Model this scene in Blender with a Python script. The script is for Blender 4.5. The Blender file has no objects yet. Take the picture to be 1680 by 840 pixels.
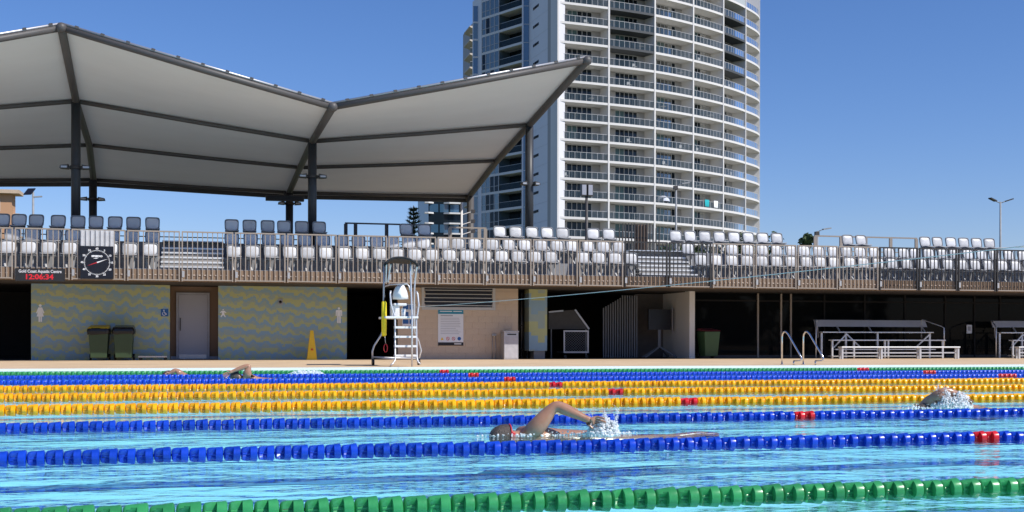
import bpy, bmesh, math, random
from mathutils import Vector, Matrix
random.seed(7)
R_ = math.radians
sc = bpy.context.scene
COL = sc.collection

# ------------------------------------------------------------------ camera
TH = R_(14.0); FPX = 1955.0; CAMH = 0.715
cam_d = bpy.data.cameras.new("camera")
cam = bpy.data.objects.new("camera", cam_d); COL.objects.link(cam)
cam.matrix_world = (Matrix.Translation((0, 0, CAMH)) @ Matrix.Rotation(-TH, 4, 'Z')
                    @ Matrix.Rotation(math.pi / 2, 4, 'X') @ Matrix.Rotation(0.00157, 4, 'Z'))
cam_d.sensor_width = 36; cam_d.lens = 36 * FPX / 1680
cam_d.shift_y = (555.6 - 420) / 1680
cam_d.clip_start = 0.1; cam_d.clip_end = 6000
sc.camera = cam

# ------------------------------------------------------------------ light
SUN_EL, SUN_AZ = R_(45.5), R_(135)          # azimuth clockwise from +Y (away from the camera side)
w = bpy.data.worlds.new("World"); sc.world = w; w.use_nodes = True
wt = w.node_tree; wt.nodes.clear()
wo = wt.nodes.new("ShaderNodeOutputWorld"); bg = wt.nodes.new("ShaderNodeBackground")
sky = wt.nodes.new("ShaderNodeTexSky"); sky.sky_type = 'NISHITA'; sky.sun_disc = False
sky.sun_elevation = SUN_EL; sky.sun_rotation = SUN_AZ
sky.air_density = 1.0; sky.dust_density = 0.3; sky.ozone_density = 5.0
bg.inputs[1].default_value = 0.125
hs = wt.nodes.new('ShaderNodeHueSaturation'); hs.inputs['Saturation'].default_value = 1.15; wt.links.new(sky.outputs[0], hs.inputs['Color']); 
wb = wt.nodes.new('ShaderNodeMix'); wb.data_type = 'RGBA'; wb.blend_type = 'MULTIPLY'; wb.inputs[0].default_value = 1; wb.inputs[7].default_value = (.87, .84, 1.02, 1)
wt.links.new(hs.outputs[0], wb.inputs[6]); wt.links.new(wb.outputs[2], bg.inputs[0]); wt.links.new(bg.outputs[0], wo.inputs[0])
sl = bpy.data.lights.new("sun", 'SUN'); sl.energy = 4.9; sl.angle = R_(0.53); sl.color = (1.0, 0.96, 0.9)
so = bpy.data.objects.new("sun", sl); COL.objects.link(so)
sdir = Vector((math.sin(SUN_AZ) * math.cos(SUN_EL), math.cos(SUN_AZ) * math.cos(SUN_EL), math.sin(SUN_EL)))
so.rotation_euler = sdir.to_track_quat('Z', 'Y').to_euler(); so.location = (20, -30, 60)
sc.view_settings.view_transform = 'Standard'; sc.view_settings.look = 'None'
sc.view_settings.exposure = 0.0; sc.view_settings.gamma = 1.0

# ------------------------------------------------------------------ helpers
def spot(x, y, D):
    "photo pixel on the plane Y = D -> world point"
    u = (x - 840) / FPX
    t = D / (math.cos(TH) - u * math.sin(TH))
    X = t * (math.sin(TH) + u * math.cos(TH))
    Z = CAMH + (555.6 + .00157 * (x - 840) - y) / FPX * t
    return Vector((X, D, Z))
def sx(x, D): return spot(x, 0, D).x
def sz(x, y, D): return spot(x, y, D).z

class MB:
    def __init__(s): s.v = []; s.f = []; s.sm = []
    def add(s, vs, fs, smooth=False):
        n = len(s.v); s.v += [tuple(p) for p in vs]
        for f in fs: s.f.append([i + n for i in f]); s.sm.append(smooth)
        return s
    def box(s, x0, x1, y0, y1, z0, z1):
        vs = [(x0,y0,z0),(x1,y0,z0),(x1,y1,z0),(x0,y1,z0),(x0,y0,z1),(x1,y0,z1),(x1,y1,z1),(x0,y1,z1)]
        return s.add(vs, [(0,3,2,1),(4,5,6,7),(0,1,5,4),(1,2,6,5),(2,3,7,6),(3,0,4,7)])
    def beam(s, a, b, w, h, up=(0, 0, 1)):
        a = Vector(a); b = Vector(b); d = (b - a).normalized(); up = Vector(up)
        if abs(d.dot(up)) > .99: up = Vector((0, 1, 0))
        sd = d.cross(up).normalized() * (w / 2); u2 = sd.normalized().cross(d).normalized() * (h / 2)
        vs = []
        for p in (a, b):
            vs += [p - sd - u2, p + sd - u2, p + sd + u2, p - sd + u2]
        return s.add(vs, [(0,3,2,1),(4,5,6,7),(0,1,5,4),(1,2,6,5),(2,3,7,6),(3,0,4,7)])
    def tube(s, pts, r, n=10, cap=True):
        pts = [Vector(p) for p in pts]; rr = r if isinstance(r, (list, tuple)) else [r] * len(pts)
        vs = []; fs = []; prev = None
        for i, p in enumerate(pts):
            d = (pts[min(i+1, len(pts)-1)] - pts[max(i-1, 0)]).normalized()
            if prev is None:
                a = d.cross(Vector((0, 0, 1)))
                if a.length < .05: a = d.cross(Vector((0, 1, 0)))
            else: a = prev - d * prev.dot(d)
            a.normalize(); prev = a; b = d.cross(a)
            for k in range(n):
                t = 2 * math.pi * k / n
                vs.append(p + (a * math.cos(t) + b * math.sin(t)) * rr[i])
        for i in range(len(pts) - 1):
            for k in range(n):
                k2 = (k + 1) % n
                fs.append((i*n+k, i*n+k2, (i+1)*n+k2, (i+1)*n+k))
        s.add(vs, fs, True)
        if cap:
            m = len(s.v) - len(vs); L = len(pts) - 1
            s.f.append([m + k for k in range(n)][::-1]); s.sm.append(False)
            s.f.append([m + L*n + k for k in range(n)]); s.sm.append(False)
        return s
    def cyl(s, x, y, z0, z1, r, n=14, r2=None):
        return s.tube([(x, y, z0), (x, y, z1)], [r, r if r2 is None else r2], n)
    def prism(s, poly, y0, y1):
        "polygon in XZ, extruded along Y"
        n = len(poly); vs = [(p[0], y0, p[1]) for p in poly] + [(p[0], y1, p[1]) for p in poly]
        fs = [tuple(range(n)), tuple(range(2*n-1, n-1, -1))] + [(i, n+i, n+(i+1) % n, (i+1) % n) for i in range(n)]
        return s.add(vs, fs)
    def prism_z(s, poly, z0, z1):
        n = len(poly); vs = [(p[0], p[1], z0) for p in poly] + [(p[0], p[1], z1) for p in poly]
        fs = [tuple(range(n-1, -1, -1)), tuple(range(n, 2*n))] + [(i, (i+1) % n, n+(i+1) % n, n+i) for i in range(n)]
        return s.add(vs, fs)
    def ico(s, c, r, sub=1, sq=(1, 1, 1)):
        V, F = ICO[sub]
        return s.add([(c[0]+p[0]*r*sq[0], c[1]+p[1]*r*sq[1], c[2]+p[2]*r*sq[2]) for p in V], F, True)
    def mesh(s, name, mat):
        me = bpy.data.meshes.new(name); me.from_pydata(s.v, [], s.f)
        me.polygons.foreach_set("use_smooth", s.sm); me.update()
        bm = bmesh.new(); bm.from_mesh(me); bmesh.ops.recalc_face_normals(bm, faces=bm.faces); bm.to_mesh(me); bm.free()
        if mat: me.materials.append(mat)
        return me
    def build(s, name, mat, parent=None, loc=None, bevel=0):
        o = bpy.data.objects.new(name, s.mesh(name, mat)); COL.objects.link(o)
        if parent: o.parent = parent
        if loc: o.location = loc
        if bevel:
            m = o.modifiers.new("bevel", 'BEVEL'); m.width = bevel; m.segments = 2; m.limit_method = 'ANGLE'
        return o
ICO = {}
for _s in (1, 2):
    _b = bmesh.new(); bmesh.ops.create_icosphere(_b, subdivisions=_s, radius=1)
    _b.verts.ensure_lookup_table()
    ICO[_s] = ([tuple(v.co) for v in _b.verts], [tuple(v.index for v in f.verts) for f in _b.faces]); _b.free()

def tag(o, label, cat, group=None):
    o["label"] = label; o["category"] = cat
    if group: o["group"] = group
    return o
def thing(name, label, cat, loc=(0, 0, 0), group=None, rz=0):
    o = bpy.data.objects.new(name, None); o.empty_display_size = .2; COL.objects.link(o)
    o.location = loc; o.rotation_euler = (0, 0, rz)
    return tag(o, label, cat, group)
def structure(o): o["kind"] = "structure"; return o
def inst(mesh, name, parent, loc=(0, 0, 0), rot=(0, 0, 0), scale=None):
    o = bpy.data.objects.new(name, mesh); COL.objects.link(o)
    if parent: o.parent = parent
    o.location = loc; o.rotation_euler = rot
    if scale: o.scale = scale
    return o
KIDS = {}
def copy_tree(root):
    c = root.copy(); COL.objects.link(c)
    for ch in root.children:
        d = ch.copy(); COL.objects.link(d); d.parent = c
        for g in ch.children:
            e = g.copy(); COL.objects.link(e); e.parent = d
    return c
ORD = "first second third fourth fifth sixth seventh eighth ninth tenth eleventh twelfth thirteenth fourteenth fifteenth sixteenth seventeenth eighteenth nineteenth twentieth".split()
def nth(i):
    if i < 20: return ORD[i]
    n = i + 1; return "%d%s" % (n, {1: "st", 2: "nd", 3: "rd"}.get(n % 10, "th"))
def text(body, size, mat, parent, loc, name, bold=0.0, align='CENTER', depth=.003, sxy=None):
    cu = bpy.data.curves.new(name, 'FONT'); cu.body = body; cu.size = size; cu.align_x = align; cu.align_y = 'CENTER'
    cu.offset = bold; cu.extrude = depth; cu.resolution_u = 3
    t = bpy.data.objects.new(name, cu); COL.objects.link(t)
    me = bpy.data.meshes.new_from_object(t.evaluated_get(bpy.context.evaluated_depsgraph_get()))
    bpy.data.objects.remove(t); me.materials.clear(); me.materials.append(mat)
    o = inst(me, name, parent, loc, (R_(90), 0, 0), sxy)
    return o

# ------------------------------------------------------------------ materials
def nmat(name):
    m = bpy.data.materials.new(name); m.use_nodes = True; nt = m.node_tree
    return m, nt, nt.nodes["Principled BSDF"]
def mix_rgb(nt, fac, a, b):
    n = nt.nodes.new("ShaderNodeMix"); n.data_type = 'RGBA'
    if isinstance(fac, (int, float)): n.inputs[0].default_value = fac
    else: nt.links.new(fac, n.inputs[0])
    for i, c in ((6, a), (7, b)):
        if isinstance(c, (tuple, list)): n.inputs[i].default_value = (*c[:3], 1)
        else: nt.links.new(c, n.inputs[i])
    return n.outputs[2]
def noise(nt, scale, detail=3, vec=None, rough=.55, sv=None):
    n = nt.nodes.new("ShaderNodeTexNoise"); n.inputs["Scale"].default_value = scale
    n.inputs["Detail"].default_value = detail; n.inputs["Roughness"].default_value = rough
    if vec is None:
        tc = nt.nodes.new("ShaderNodeTexCoord"); vec = tc.outputs["Object"]
    if sv:
        mp = nt.nodes.new("ShaderNodeMapping"); mp.inputs["Scale"].default_value = sv
        nt.links.new(vec, mp.inputs[0]); vec = mp.outputs[0]
    nt.links.new(vec, n.inputs["Vector"]); return n.outputs["Fac"]
def ramp(nt, fac, p0, p1, c0=(0, 0, 0), c1=(1, 1, 1)):
    r = nt.nodes.new("ShaderNodeValToRGB"); nt.links.new(fac, r.inputs[0])
    r.color_ramp.elements[0].position = p0; r.color_ramp.elements[1].position = p1
    r.color_ramp.elements[0].color = (*c0, 1); r.color_ramp.elements[1].color = (*c1, 1)
    return r.outputs[0]
def plain(name, col, rough=.6, metal=0, var=.25, scale=6, bump=0.0, dirt=0.0, spec=.4, bscale=None):
    m, nt, p = nmat(name)
    f = noise(nt, scale, 4)
    c = mix_rgb(nt, f, tuple(x * (1 - var) for x in col), tuple(min(1, x * (1 + var)) for x in col))
    if dirt:
        d = ramp(nt, noise(nt, scale * .35, 5, sv=(1, 1, .35)), .5, .8)
        mm = nt.nodes.new("ShaderNodeMath"); mm.operation = 'MULTIPLY'; mm.inputs[1].default_value = dirt
        nt.links.new(d, mm.inputs[0])
        c = mix_rgb(nt, mm.outputs[0], c, tuple(x * .45 for x in col))
    nt.links.new(c, p.inputs["Base Color"])
    p.inputs["Roughness"].default_value = rough; p.inputs["Metallic"].default_value = metal
    p.inputs["Specular IOR Level"].default_value = spec
    if bump:
        b = nt.nodes.new("ShaderNodeBump"); b.inputs["Strength"].default_value = bump; b.inputs["Distance"].default_value = .02
        nt.links.new(noise(nt, bscale or scale * 8, 3), b.inputs["Height"]); nt.links.new(b.outputs[0], p.inputs["Normal"])
    return m
M = {}
M['deck'] = plain('deck_concrete', (.62, .455, .29), .8, var=.16, scale=1.2, bump=.15, bscale=60, dirt=.3, spec=.2)
M['ground'] = plain('ground_grass', (.10, .12, .06), .95, var=.4, scale=.2)
M['coping'] = plain('coping_tile', (.78, .76, .72), .5, var=.06, scale=5)
M['concrete'] = plain('concrete', (.27, .26, .25), .85, var=.15, scale=2, dirt=.3)
M['tier'] = plain('tier_concrete', (.27, .27, .28), .85, var=.15, scale=2, dirt=.3)
M['slab_brown'] = plain('slab_edge', (.25, .17, .11), .7, var=.2, scale=1.5, dirt=.4)
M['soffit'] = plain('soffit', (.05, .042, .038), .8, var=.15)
M['dark_int'] = plain('undercroft_dark', (.018, .017, .017), .7, var=.2, spec=.15)  # near-black colour stands in for the deep shade under the stand
M['bronze'] = plain('bronze_paint', (.32, .27, .22), .5, var=.12, scale=3, spec=.4)
M['blackrail'] = plain('black_paint', (.035, .032, .03), .45, var=.2)
M['steel_dark'] = plain('dark_steel', (.055, .05, .048), .5, var=.2, scale=3)
M['canopy_frame'] = plain('canopy_frame_paint', (.085, .078, .075), .5, var=.15, scale=2)
M['post_dark'] = plain('canopy_post_paint', (.035, .037, .042), .45, var=.15, scale=2)
M['alum'] = plain('aluminium', (.62, .62, .63), .38, metal=.55, var=.08, scale=8, dirt=.15)
M['alum_white'] = plain('aluminium_plank', (.72, .72, .72), .42, metal=.3, var=.06, scale=10, dirt=.1)
M['chrome'] = plain('polished_steel', (.72, .72, .72), .12, metal=1, var=.03)
M['stainless'] = plain('stainless', (.48, .47, .48), .4, metal=.6, var=.08, scale=3)
M['white_pl'] = plain('white_plastic', (.78, .78, .77), .4, var=.03, scale=6)
M['seat'] = plain('seat_shell', (.60, .60, .61), .45, var=.07, scale=5, dirt=.12)
M['seat_frame'] = plain('seat_rim', (.19, .20, .22), .5, var=.12, scale=5)
M['seat_pan'] = plain('seat_pan', (.30, .30, .31), .5, var=.1, scale=5)
M['seat_leg'] = plain('seat_bracket', (.42, .42, .42), .5, metal=.3, var=.1)
M['white_paint'] = plain('white_paint', (.70, .68, .65), .7, var=.05, scale=.3, dirt=.12)
M['tower_side'] = plain('tower_side_paint', (.78, .77, .79), .8, var=.05, scale=.15, dirt=.12)
M['tower_fin'] = plain('tower_partition', (.42, .405, .39), .8, var=.05, scale=.3)
M['charcoal_slab'] = plain('charcoal_render', (.075, .08, .085), .7, var=.1, scale=.5)
M['grey_wall'] = plain('pale_grey_render', (.42, .46, .47), .8, var=.05)
M['frame_alu'] = plain('window_frame', (.50, .50, .50), .5, var=.05)
M['black'] = plain('black_board', (.012, .012, .018), .35, var=.2)
M['red_pl'] = plain('red_plastic', (.55, .03, .04), .35, var=.1)
M['white_print'] = plain('white_print', (.85, .85, .85), .6, var=.01)
M['yellow_pl'] = plain('yellow_plastic', (.80, .50, .02), .45, var=.08)
M['tube_yellow'] = plain('rescue_foam', (.85, .66, .02), .5, var=.05)
M['bin_green'] = plain('bin_green', (.035, .065, .03), .5, var=.12, dirt=.2)
M['bin_green2'] = plain('bin_bright_green', (.04, .09, .035), .5, var=.1)
M['bag_black'] = plain('bin_liner', (.012, .012, .013), .25, var=.2, bump=.6, bscale=18)
M['door'] = plain('door_paint', (.34, .34, .38), .6, var=.05, scale=1)
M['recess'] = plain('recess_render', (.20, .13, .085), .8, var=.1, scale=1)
M['block'] = plain('blockwork', (.58, .46, .345), .85, var=.08, scale=2.5, bump=.25, bscale=50)
M['mortar'] = plain('mortar', (.54, .43, .325), .9, var=.08)
M['sign_white'] = plain('sign_white', (.74, .76, .80), .5, var=.02)
M['sign_blue'] = plain('sign_blue', (.02, .11, .36), .5, var=.05)
M['sign_teal'] = plain('sign_teal', (.02, .24, .36), .5, var=.05)
M['print_grey'] = plain('print_grey', (.35, .36, .40), .6, var=.02)
M['brick_orange'] = plain('far_brick', (.52, .30, .17), .85, var=.12, scale=.4)
M['leaf'] = plain('foliage', (.055, .085, .03), .7, var=.5, scale=.8)
M['pine_leaf'] = plain('pine_foliage', (.03, .05, .035), .75, var=.4, scale=.6)
M['bark'] = plain('bark', (.10, .07, .05), .9, var=.3)
M['canopy_black'] = plain('black_canvas', (.02, .02, .022), .8, var=.2)
M['cable'] = plain('pale_cord', (.66, .62, .56), .6, var=.1)
M['tile_line'] = plain('navy_tile', (.10, .29, .52), .5, var=.1)
M['vinyl'] = plain('strap_black', (.02, .02, .02), .6)

_nt = M['seat'].node_tree; _p = _nt.nodes["Principled BSDF"]; _oi = _nt.nodes.new("ShaderNodeObjectInfo")
_l = _p.inputs["Base Color"].links[0].from_socket; _hv = _nt.nodes.new("ShaderNodeHueSaturation")
_mr = _nt.nodes.new("ShaderNodeMapRange"); _mr.inputs[3].default_value = .80; _mr.inputs[4].default_value = 1.08; _nt.links.new(_oi.outputs["Random"], _mr.inputs[0])
_nt.links.new(_mr.outputs[0], _hv.inputs["Value"]); _nt.links.new(_l, _hv.inputs["Color"]); _nt.links.new(_hv.outputs[0], _p.inputs["Base Color"])
def bead_mat(name, col):
    m, nt, p = nmat(name)
    oi = nt.nodes.new("ShaderNodeObjectInfo")
    c = mix_rgb(nt, oi.outputs["Random"], tuple(x * .8 for x in col), tuple(min(1, x * 1.18) for x in col))
    f = ramp(nt, noise(nt, 30, 3), .45, .75)
    c2 = mix_rgb(nt, f, c, tuple(min(1, x * 1.25 + .01) for x in col))
    nt.links.new(c2, p.inputs["Base Color"]); p.inputs["Roughness"].default_value = .28
    p.inputs["Specular IOR Level"].default_value = .5
    return m
M['green'] = bead_mat('green_float', (.035, .27, .085))
M['blue'] = bead_mat('blue_float', (.006, .05, .46))
M['yellow'] = bead_mat('yellow_float', (.95, .40, .004))
M['red'] = bead_mat('red_float', (.60, .012, .02))

def glass(name, tint, refl=.25, opacity=.6, rough=.03, ior=1.5):
    m, nt, p = nmat(name); nt.nodes.remove(p)
    out = nt.nodes["Material Output"]
    tr = nt.nodes.new("ShaderNodeBsdfTransparent"); tr.inputs[0].default_value = (*[.6 + .4*x for x in tint], 1)
    df = nt.nodes.new("ShaderNodeBsdfDiffuse")
    nt.links.new(mix_rgb(nt, noise(nt, .6, 2), tuple(x * .8 for x in tint), tint), df.inputs[0])
    gl = nt.nodes.new("ShaderNodeBsdfGlossy"); gl.inputs["Roughness"].default_value = rough
    a = nt.nodes.new("ShaderNodeMixShader"); a.inputs[0].default_value = opacity
    nt.links.new(tr.outputs[0], a.inputs[1]); nt.links.new(df.outputs[0], a.inputs[2])
    lw = nt.nodes.new("ShaderNodeFresnel"); lw.inputs[0].default_value = ior
    ad = nt.nodes.new("ShaderNodeMath"); ad.operation = 'MULTIPLY_ADD'; ad.inputs[1].default_value = 1.0; ad.inputs[2].default_value = refl
    ad.use_clamp = True
    nt.links.new(lw.outputs[0], ad.inputs[0])
    b = nt.nodes.new("ShaderNodeMixShader"); nt.links.new(ad.outputs[0], b.inputs[0])
    nt.links.new(a.outputs[0], b.inputs[1]); nt.links.new(gl.outputs[0], b.inputs[2]); nt.links.new(b.outputs[0], out.inputs[0])
    return m
M['balc_glass'] = glass('balcony_glass', (.07, .105, .13), .0, .42, ior=1.12)
M['win_dark'] = glass('dark_window', (.012, .02, .028), .0, .97, ior=1.35)
M['win_teal'] = glass('curtained_window', (.10, .17, .17), .0, .97, ior=1.3)
M['tower_glass'] = glass('tower_window', (.10, .15, .17), .10, .97)
M['blue_glass'] = glass('blue_window_strip', (.05, .12, .20), .10, .97)
M['shop_glass'] = glass('dark_door_glass', (.006, .007, .008), .0, .985, ior=1.16)

def fabric_mat():
    m, nt, p = nmat('canopy_fabric'); out = nt.nodes["Material Output"]
    c = mix_rgb(nt, noise(nt, .5, 4, sv=(1, 2.2, 1)), (.61, .62, .62), (.71, .72, .72))
    nt.links.new(c, p.inputs["Base Color"]); p.inputs["Roughness"].default_value = .75
    p.inputs["Specular IOR Level"].default_value = .15
    t = nt.nodes.new("ShaderNodeBsdfTranslucent"); t.inputs[0].default_value = (.75, .73, .68, 1)
    a = nt.nodes.new("ShaderNodeMixShader"); a.inputs[0].default_value = .04
    nt.links.new(p.outputs[0], a.inputs[1]); nt.links.new(t.outputs[0], a.inputs[2]); nt.links.new(a.outputs[0], out.inputs[0])
    return m
M['fabric'] = fabric_mat()

def mural_mat(name, k, pitch, ylim):
    m, nt, p = nmat(name)
    tc = nt.nodes.new("ShaderNodeTexCoord"); sp = nt.nodes.new("ShaderNodeSeparateXYZ"); nt.links.new(tc.outputs["Object"], sp.inputs[0])
    def mth(op, a, b=None):
        n = nt.nodes.new("ShaderNodeMath"); n.operation = op
        for i, v in enumerate((a, b)):
            if v is None: continue
            if isinstance(v, (int, float)): n.inputs[i].default_value = v
            else: nt.links.new(v, n.inputs[i])
        return n.outputs[0]
    cell = .045 * k
    qx = mth('MULTIPLY', mth('FLOOR', mth('DIVIDE', sp.outputs[0], cell)), cell)
    qz = mth('MULTIPLY', mth('FLOOR', mth('DIVIDE', sp.outputs[2], cell)), cell)
    cb = nt.nodes.new("ShaderNodeCombineXYZ"); nt.links.new(qx, cb.inputs[0]); nt.links.new(qz, cb.inputs[2])
    tri = mth('PINGPONG', qx, .19 * k)
    jit = mth('MULTIPLY', noise(nt, 3.2 / k, 2, vec=cb.outputs[0]), .36 * k)
    v = mth('ADD', mth('ADD', qz, mth('MULTIPLY', tri, .6)), mth('ADD', mth('MULTIPLY', qx, .12), jit))
    fr = mth('FRACT', mth('DIVIDE', v, pitch))
    gate = mth('ADD', mth('MULTIPLY', noise(nt, 5.0 / k, 1, vec=cb.outputs[0]), 1.1), ylim)
    isy = mth('LESS_THAN', fr, gate)
    isb = mth('GREATER_THAN', fr, .70)
    wob = noise(nt, 2.2, 2, vec=tc.outputs["Object"])
    base = mix_rgb(nt, wob, (.30, .39, .37), (.36, .42, .36))
    c = mix_rgb(nt, isb, base, (.26, .39, .48))
    yel = mix_rgb(nt, noise(nt, 1.1, 2, vec=tc.outputs["Object"]), (.43, .45, .20), (.48, .50, .28))
    c = mix_rgb(nt, isy, c, yel)
    nt.links.new(c, p.inputs["Base Color"]); p.inputs["Roughness"].default_value = .75
    return m
M['mural'] = mural_mat('mural_paint', 1.0, .33, -.18)
M['mural_column'] = mural_mat('column_mural_paint', 2.6, 1.3, -.22)

def water_mat():
    m, nt, p = nmat('pool_water'); nt.nodes.remove(p); out = nt.nodes["Material Output"]
    tc = nt.nodes.new("ShaderNodeTexCoord")
    n1 = noise(nt, .7, 4, vec=tc.outputs["Object"], sv=(.9, 1.5, 1), rough=.5)
    n2 = noise(nt, 4.0, 3, vec=tc.outputs["Object"], sv=(.8, 1.3, 1), rough=.55)
    n3 = noise(nt, 16.0, 2, vec=tc.outputs["Object"], sv=(.8, 1.2, 1))
    def madd(a, k, b):
        n = nt.nodes.new("ShaderNodeMath"); n.operation = 'MULTIPLY_ADD'; nt.links.new(a, n.inputs[0]); n.inputs[1].default_value = k
        if isinstance(b, float): n.inputs[2].default_value = b
        else: nt.links.new(b, n.inputs[2])
        return n.outputs[0]
    h = madd(n3, .03, madd(n2, .22, madd(n1, 1.6, 0.0)))
    b = nt.nodes.new("ShaderNodeBump"); b.inputs["Strength"].default_value = 1.0; b.inputs["Distance"].default_value = .16
    nt.links.new(h, b.inputs["Height"])
    gl = nt.nodes.new("ShaderNodeBsdfGlossy"); gl.inputs["Roughness"].default_value = .04; nt.links.new(b.outputs[0], gl.inputs["Normal"])
    tr = nt.nodes.new("ShaderNodeBsdfTransparent"); tr.inputs[0].default_value = (.88, .985, .995, 1)
    fz = nt.nodes.new("ShaderNodeFresnel"); fz.inputs[0].default_value = 1.2; nt.links.new(b.outputs[0], fz.inputs["Normal"])
    mx = nt.nodes.new("ShaderNodeMixShader"); nt.links.new(fz.outputs[0], mx.inputs[0])
    nt.links.new(tr.outputs[0], mx.inputs[1]); nt.links.new(gl.outputs[0], mx.inputs[2])
    nt.links.new(mx.outputs[0], out.inputs[0])
    return m
M['water'] = water_mat()
def floor_mat():
    m, nt, p = nmat('pool_tile')
    tc = nt.nodes.new("ShaderNodeTexCoord")
    f = noise(nt, 1.4, 4, vec=tc.outputs["Object"], sv=(.6, 1.2, 1))
    c = mix_rgb(nt, f, (.26, .72, .85), (.44, .87, .94))  # pale and deeper patches in the tile colour stand in for caustic light
    nt.links.new(c, p.inputs["Base Color"]); p.inputs["Roughness"].default_value = .6
    return m
M['pool'] = floor_mat()

def skin_mat():
    m, nt, p = nmat('skin')
    c = mix_rgb(nt, noise(nt, 14, 4), (.31, .15, .09), (.46, .25, .165))
    nt.links.new(c, p.inputs["Base Color"]); p.inputs["Roughness"].default_value = .24
    p.inputs["Subsurface Weight"].default_value = .08; p.inputs["Subsurface Radius"].default_value = (.02, .008, .004)
    return m
M['skin'] = skin_mat()
M['hair'] = plain('wet_hair', (.085, .065, .055), .35, var=.5, scale=40, bump=.6, bscale=120)
def foam_mat():
    m, nt, p = nmat('splash_foam'); out = nt.nodes["Material Output"]
    c = mix_rgb(nt, noise(nt, 20, 2), (.88, .90, .92), (.95, .95, .95))
    nt.links.new(c, p.inputs["Base Color"]); p.inputs["Roughness"].default_value = .7; p.inputs["Specular IOR Level"].default_value = .2
    t = nt.nodes.new("ShaderNodeBsdfTransparent")
    a = nt.nodes.new("ShaderNodeMixShader"); a.inputs[0].default_value = .15
    tl = nt.nodes.new("ShaderNodeBsdfTranslucent"); tl.inputs[0].default_value = (.85, .9, .93, 1)
    a2 = nt.nodes.new("ShaderNodeMixShader"); a2.inputs[0].default_value = .22
    nt.links.new(p.outputs[0], a2.inputs[1]); nt.links.new(tl.outputs[0], a2.inputs[2])
    nt.links.new(a2.outputs[0], a.inputs[1]); nt.links.new(t.outputs[0], a.inputs[2]); nt.links.new(a.outputs[0], out.inputs[0])
    return m
M['foam'] = foam_mat()
def led_mat():
    m, nt, p = nmat('led_red'); p.inputs["Base Color"].default_value = (.5, .01, .02, 1)
    p.inputs["Emission Color"].default_value = (1, .03, .05, 1); p.inputs["Emission Strength"].default_value = .2
    return m
M['led'] = led_mat()

# ------------------------------------------------------------------ ground, deck, pool
PX0, PX1, PY0, PY1 = -20.0, 30.0, 2.45, 27.45
DZ = .04
def ring(name, mat, x0, x1, y0, y1, hx0, hx1, hy0, hy1, z):
    b = MB(); vs = [(x0,y0,z),(x1,y0,z),(x1,y1,z),(x0,y1,z),(hx0,hy0,z),(hx1,hy0,z),(hx1,hy1,z),(hx0,hy1,z)]
    b.add(vs, [(0,1,5,4),(1,2,6,5),(2,3,7,6),(3,0,4,7)]); return structure(b.build(name, mat))
ring('ground', M['ground'], -4000, 4000, -4000, 4000, PX0-.4, PX1+.4, PY0-.4, PY1+.4, 0.0)
ring('pool_deck', M['deck'], -60, 70, -30, 52, PX0-.28, PX1+.28, PY0-.28, PY1+.28, DZ)
b = MB()
for (x0, x1, y0, y1) in ((PX0-.28, PX1+.28, PY1, PY1+.28), (PX0-.28, PX1+.28, PY0-.28, PY0), (PX0-.28, PX0, PY0, PY1), (PX1, PX1+.28, PY0, PY1)):
    b.box(x0, x1, y0, y1, -.9, DZ + .006)
structure(b.build('pool_edge', M['coping']))
FZ = -.32
b = MB(); b.add([(PX0,PY0,FZ),(PX1,PY0,FZ),(PX1,PY1,FZ),(PX0,PY1,FZ)], [(0,1,2,3)])
for a, c in (((PX0+.001,PY0+.001),(PX1-.001,PY0+.001)), ((PX1-.001,PY0+.001),(PX1-.001,PY1-.001)), ((PX1-.001,PY1-.001),(PX0+.001,PY1-.001)), ((PX0+.001,PY1-.001),(PX0+.001,PY0+.001))):
    b.add([(*a,FZ),(*c,FZ),(*c,-.02),(*a,-.02)], [(0,1,2,3)])
structure(b.build('pool_basin', M['pool']))
b = MB()
for i in range(10):
    yc = PY0 + 1.25 + 2.5 * i
    n = 160; vs = []; fs = []
    for k in range(n + 1):
        x = PX0 + 1 + (PX1 - PX0 - 2) * k / n
        wv = .03 * math.sin(x * 3.1 + i) + .02 * math.sin(x * 7.3 + 2 * i)
        vs += [(x, yc - .17 + wv, FZ + .004), (x, yc + .17 + wv * .7, FZ + .004)]
    fs = [(2*k, 2*k+2, 2*k+3, 2*k+1) for k in range(n)]
    b.add(vs, fs)
structure(b.build('lane_marking', M['tile_line']))
b = MB(); b.add([(PX0,PY0,0),(PX1,PY0,0),(PX1,PY1,0),(PX0,PY1,0)], [(0,1,2,3)])
structure(b.build('water', M['water']))

# ------------------------------------------------------------------ lane ropes
def bead_mesh(name, seg=30, big=1.0):
    # a float: hollow cup open towards -X, domed towards +X, with two long windows through the shell
    prof = [(.050, .018, 0), (.049, .040, 0), (.044, .0475, 0), (.036, .0475, 0), (.024, .0458, 0), (.009, .0450, 0), (.0075, .0445, 0), (.006, .0440, 1),
            (-.018, .0435, 1), (-.036, .0405, 1), (-.0375, .040, 0), (-.043, .036, 0), (-.047, .028, 0), (-.0485, .012, 0)]
    b = MB(); vs = []; fs = []
    for x, r, win in prof:
        for k in range(seg):
            t = 2 * math.pi * k / seg; rr = r
            ph = (t / math.pi + x * 2.2) % 1            # two windows, slightly twisted
            if win and ph < .66 - .10 * abs(x + .015) / .02: rr = .010
            vs.append((x, math.cos(t) * rr * big, math.sin(t) * rr * big))
    for i in range(len(prof) - 1):
        for k in range(seg):
            k2 = (k + 1) % seg; fs.append((i*seg+k, i*seg+k2, (i+1)*seg+k2, (i+1)*seg+k))
    b.add(vs, fs, True)
    b.f.append(list(range(seg))[::-1]); b.sm.append(False)
    b.f.append([(len(prof)-1)*seg + k for k in range(seg)]); b.sm.append(False)
    return b
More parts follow.
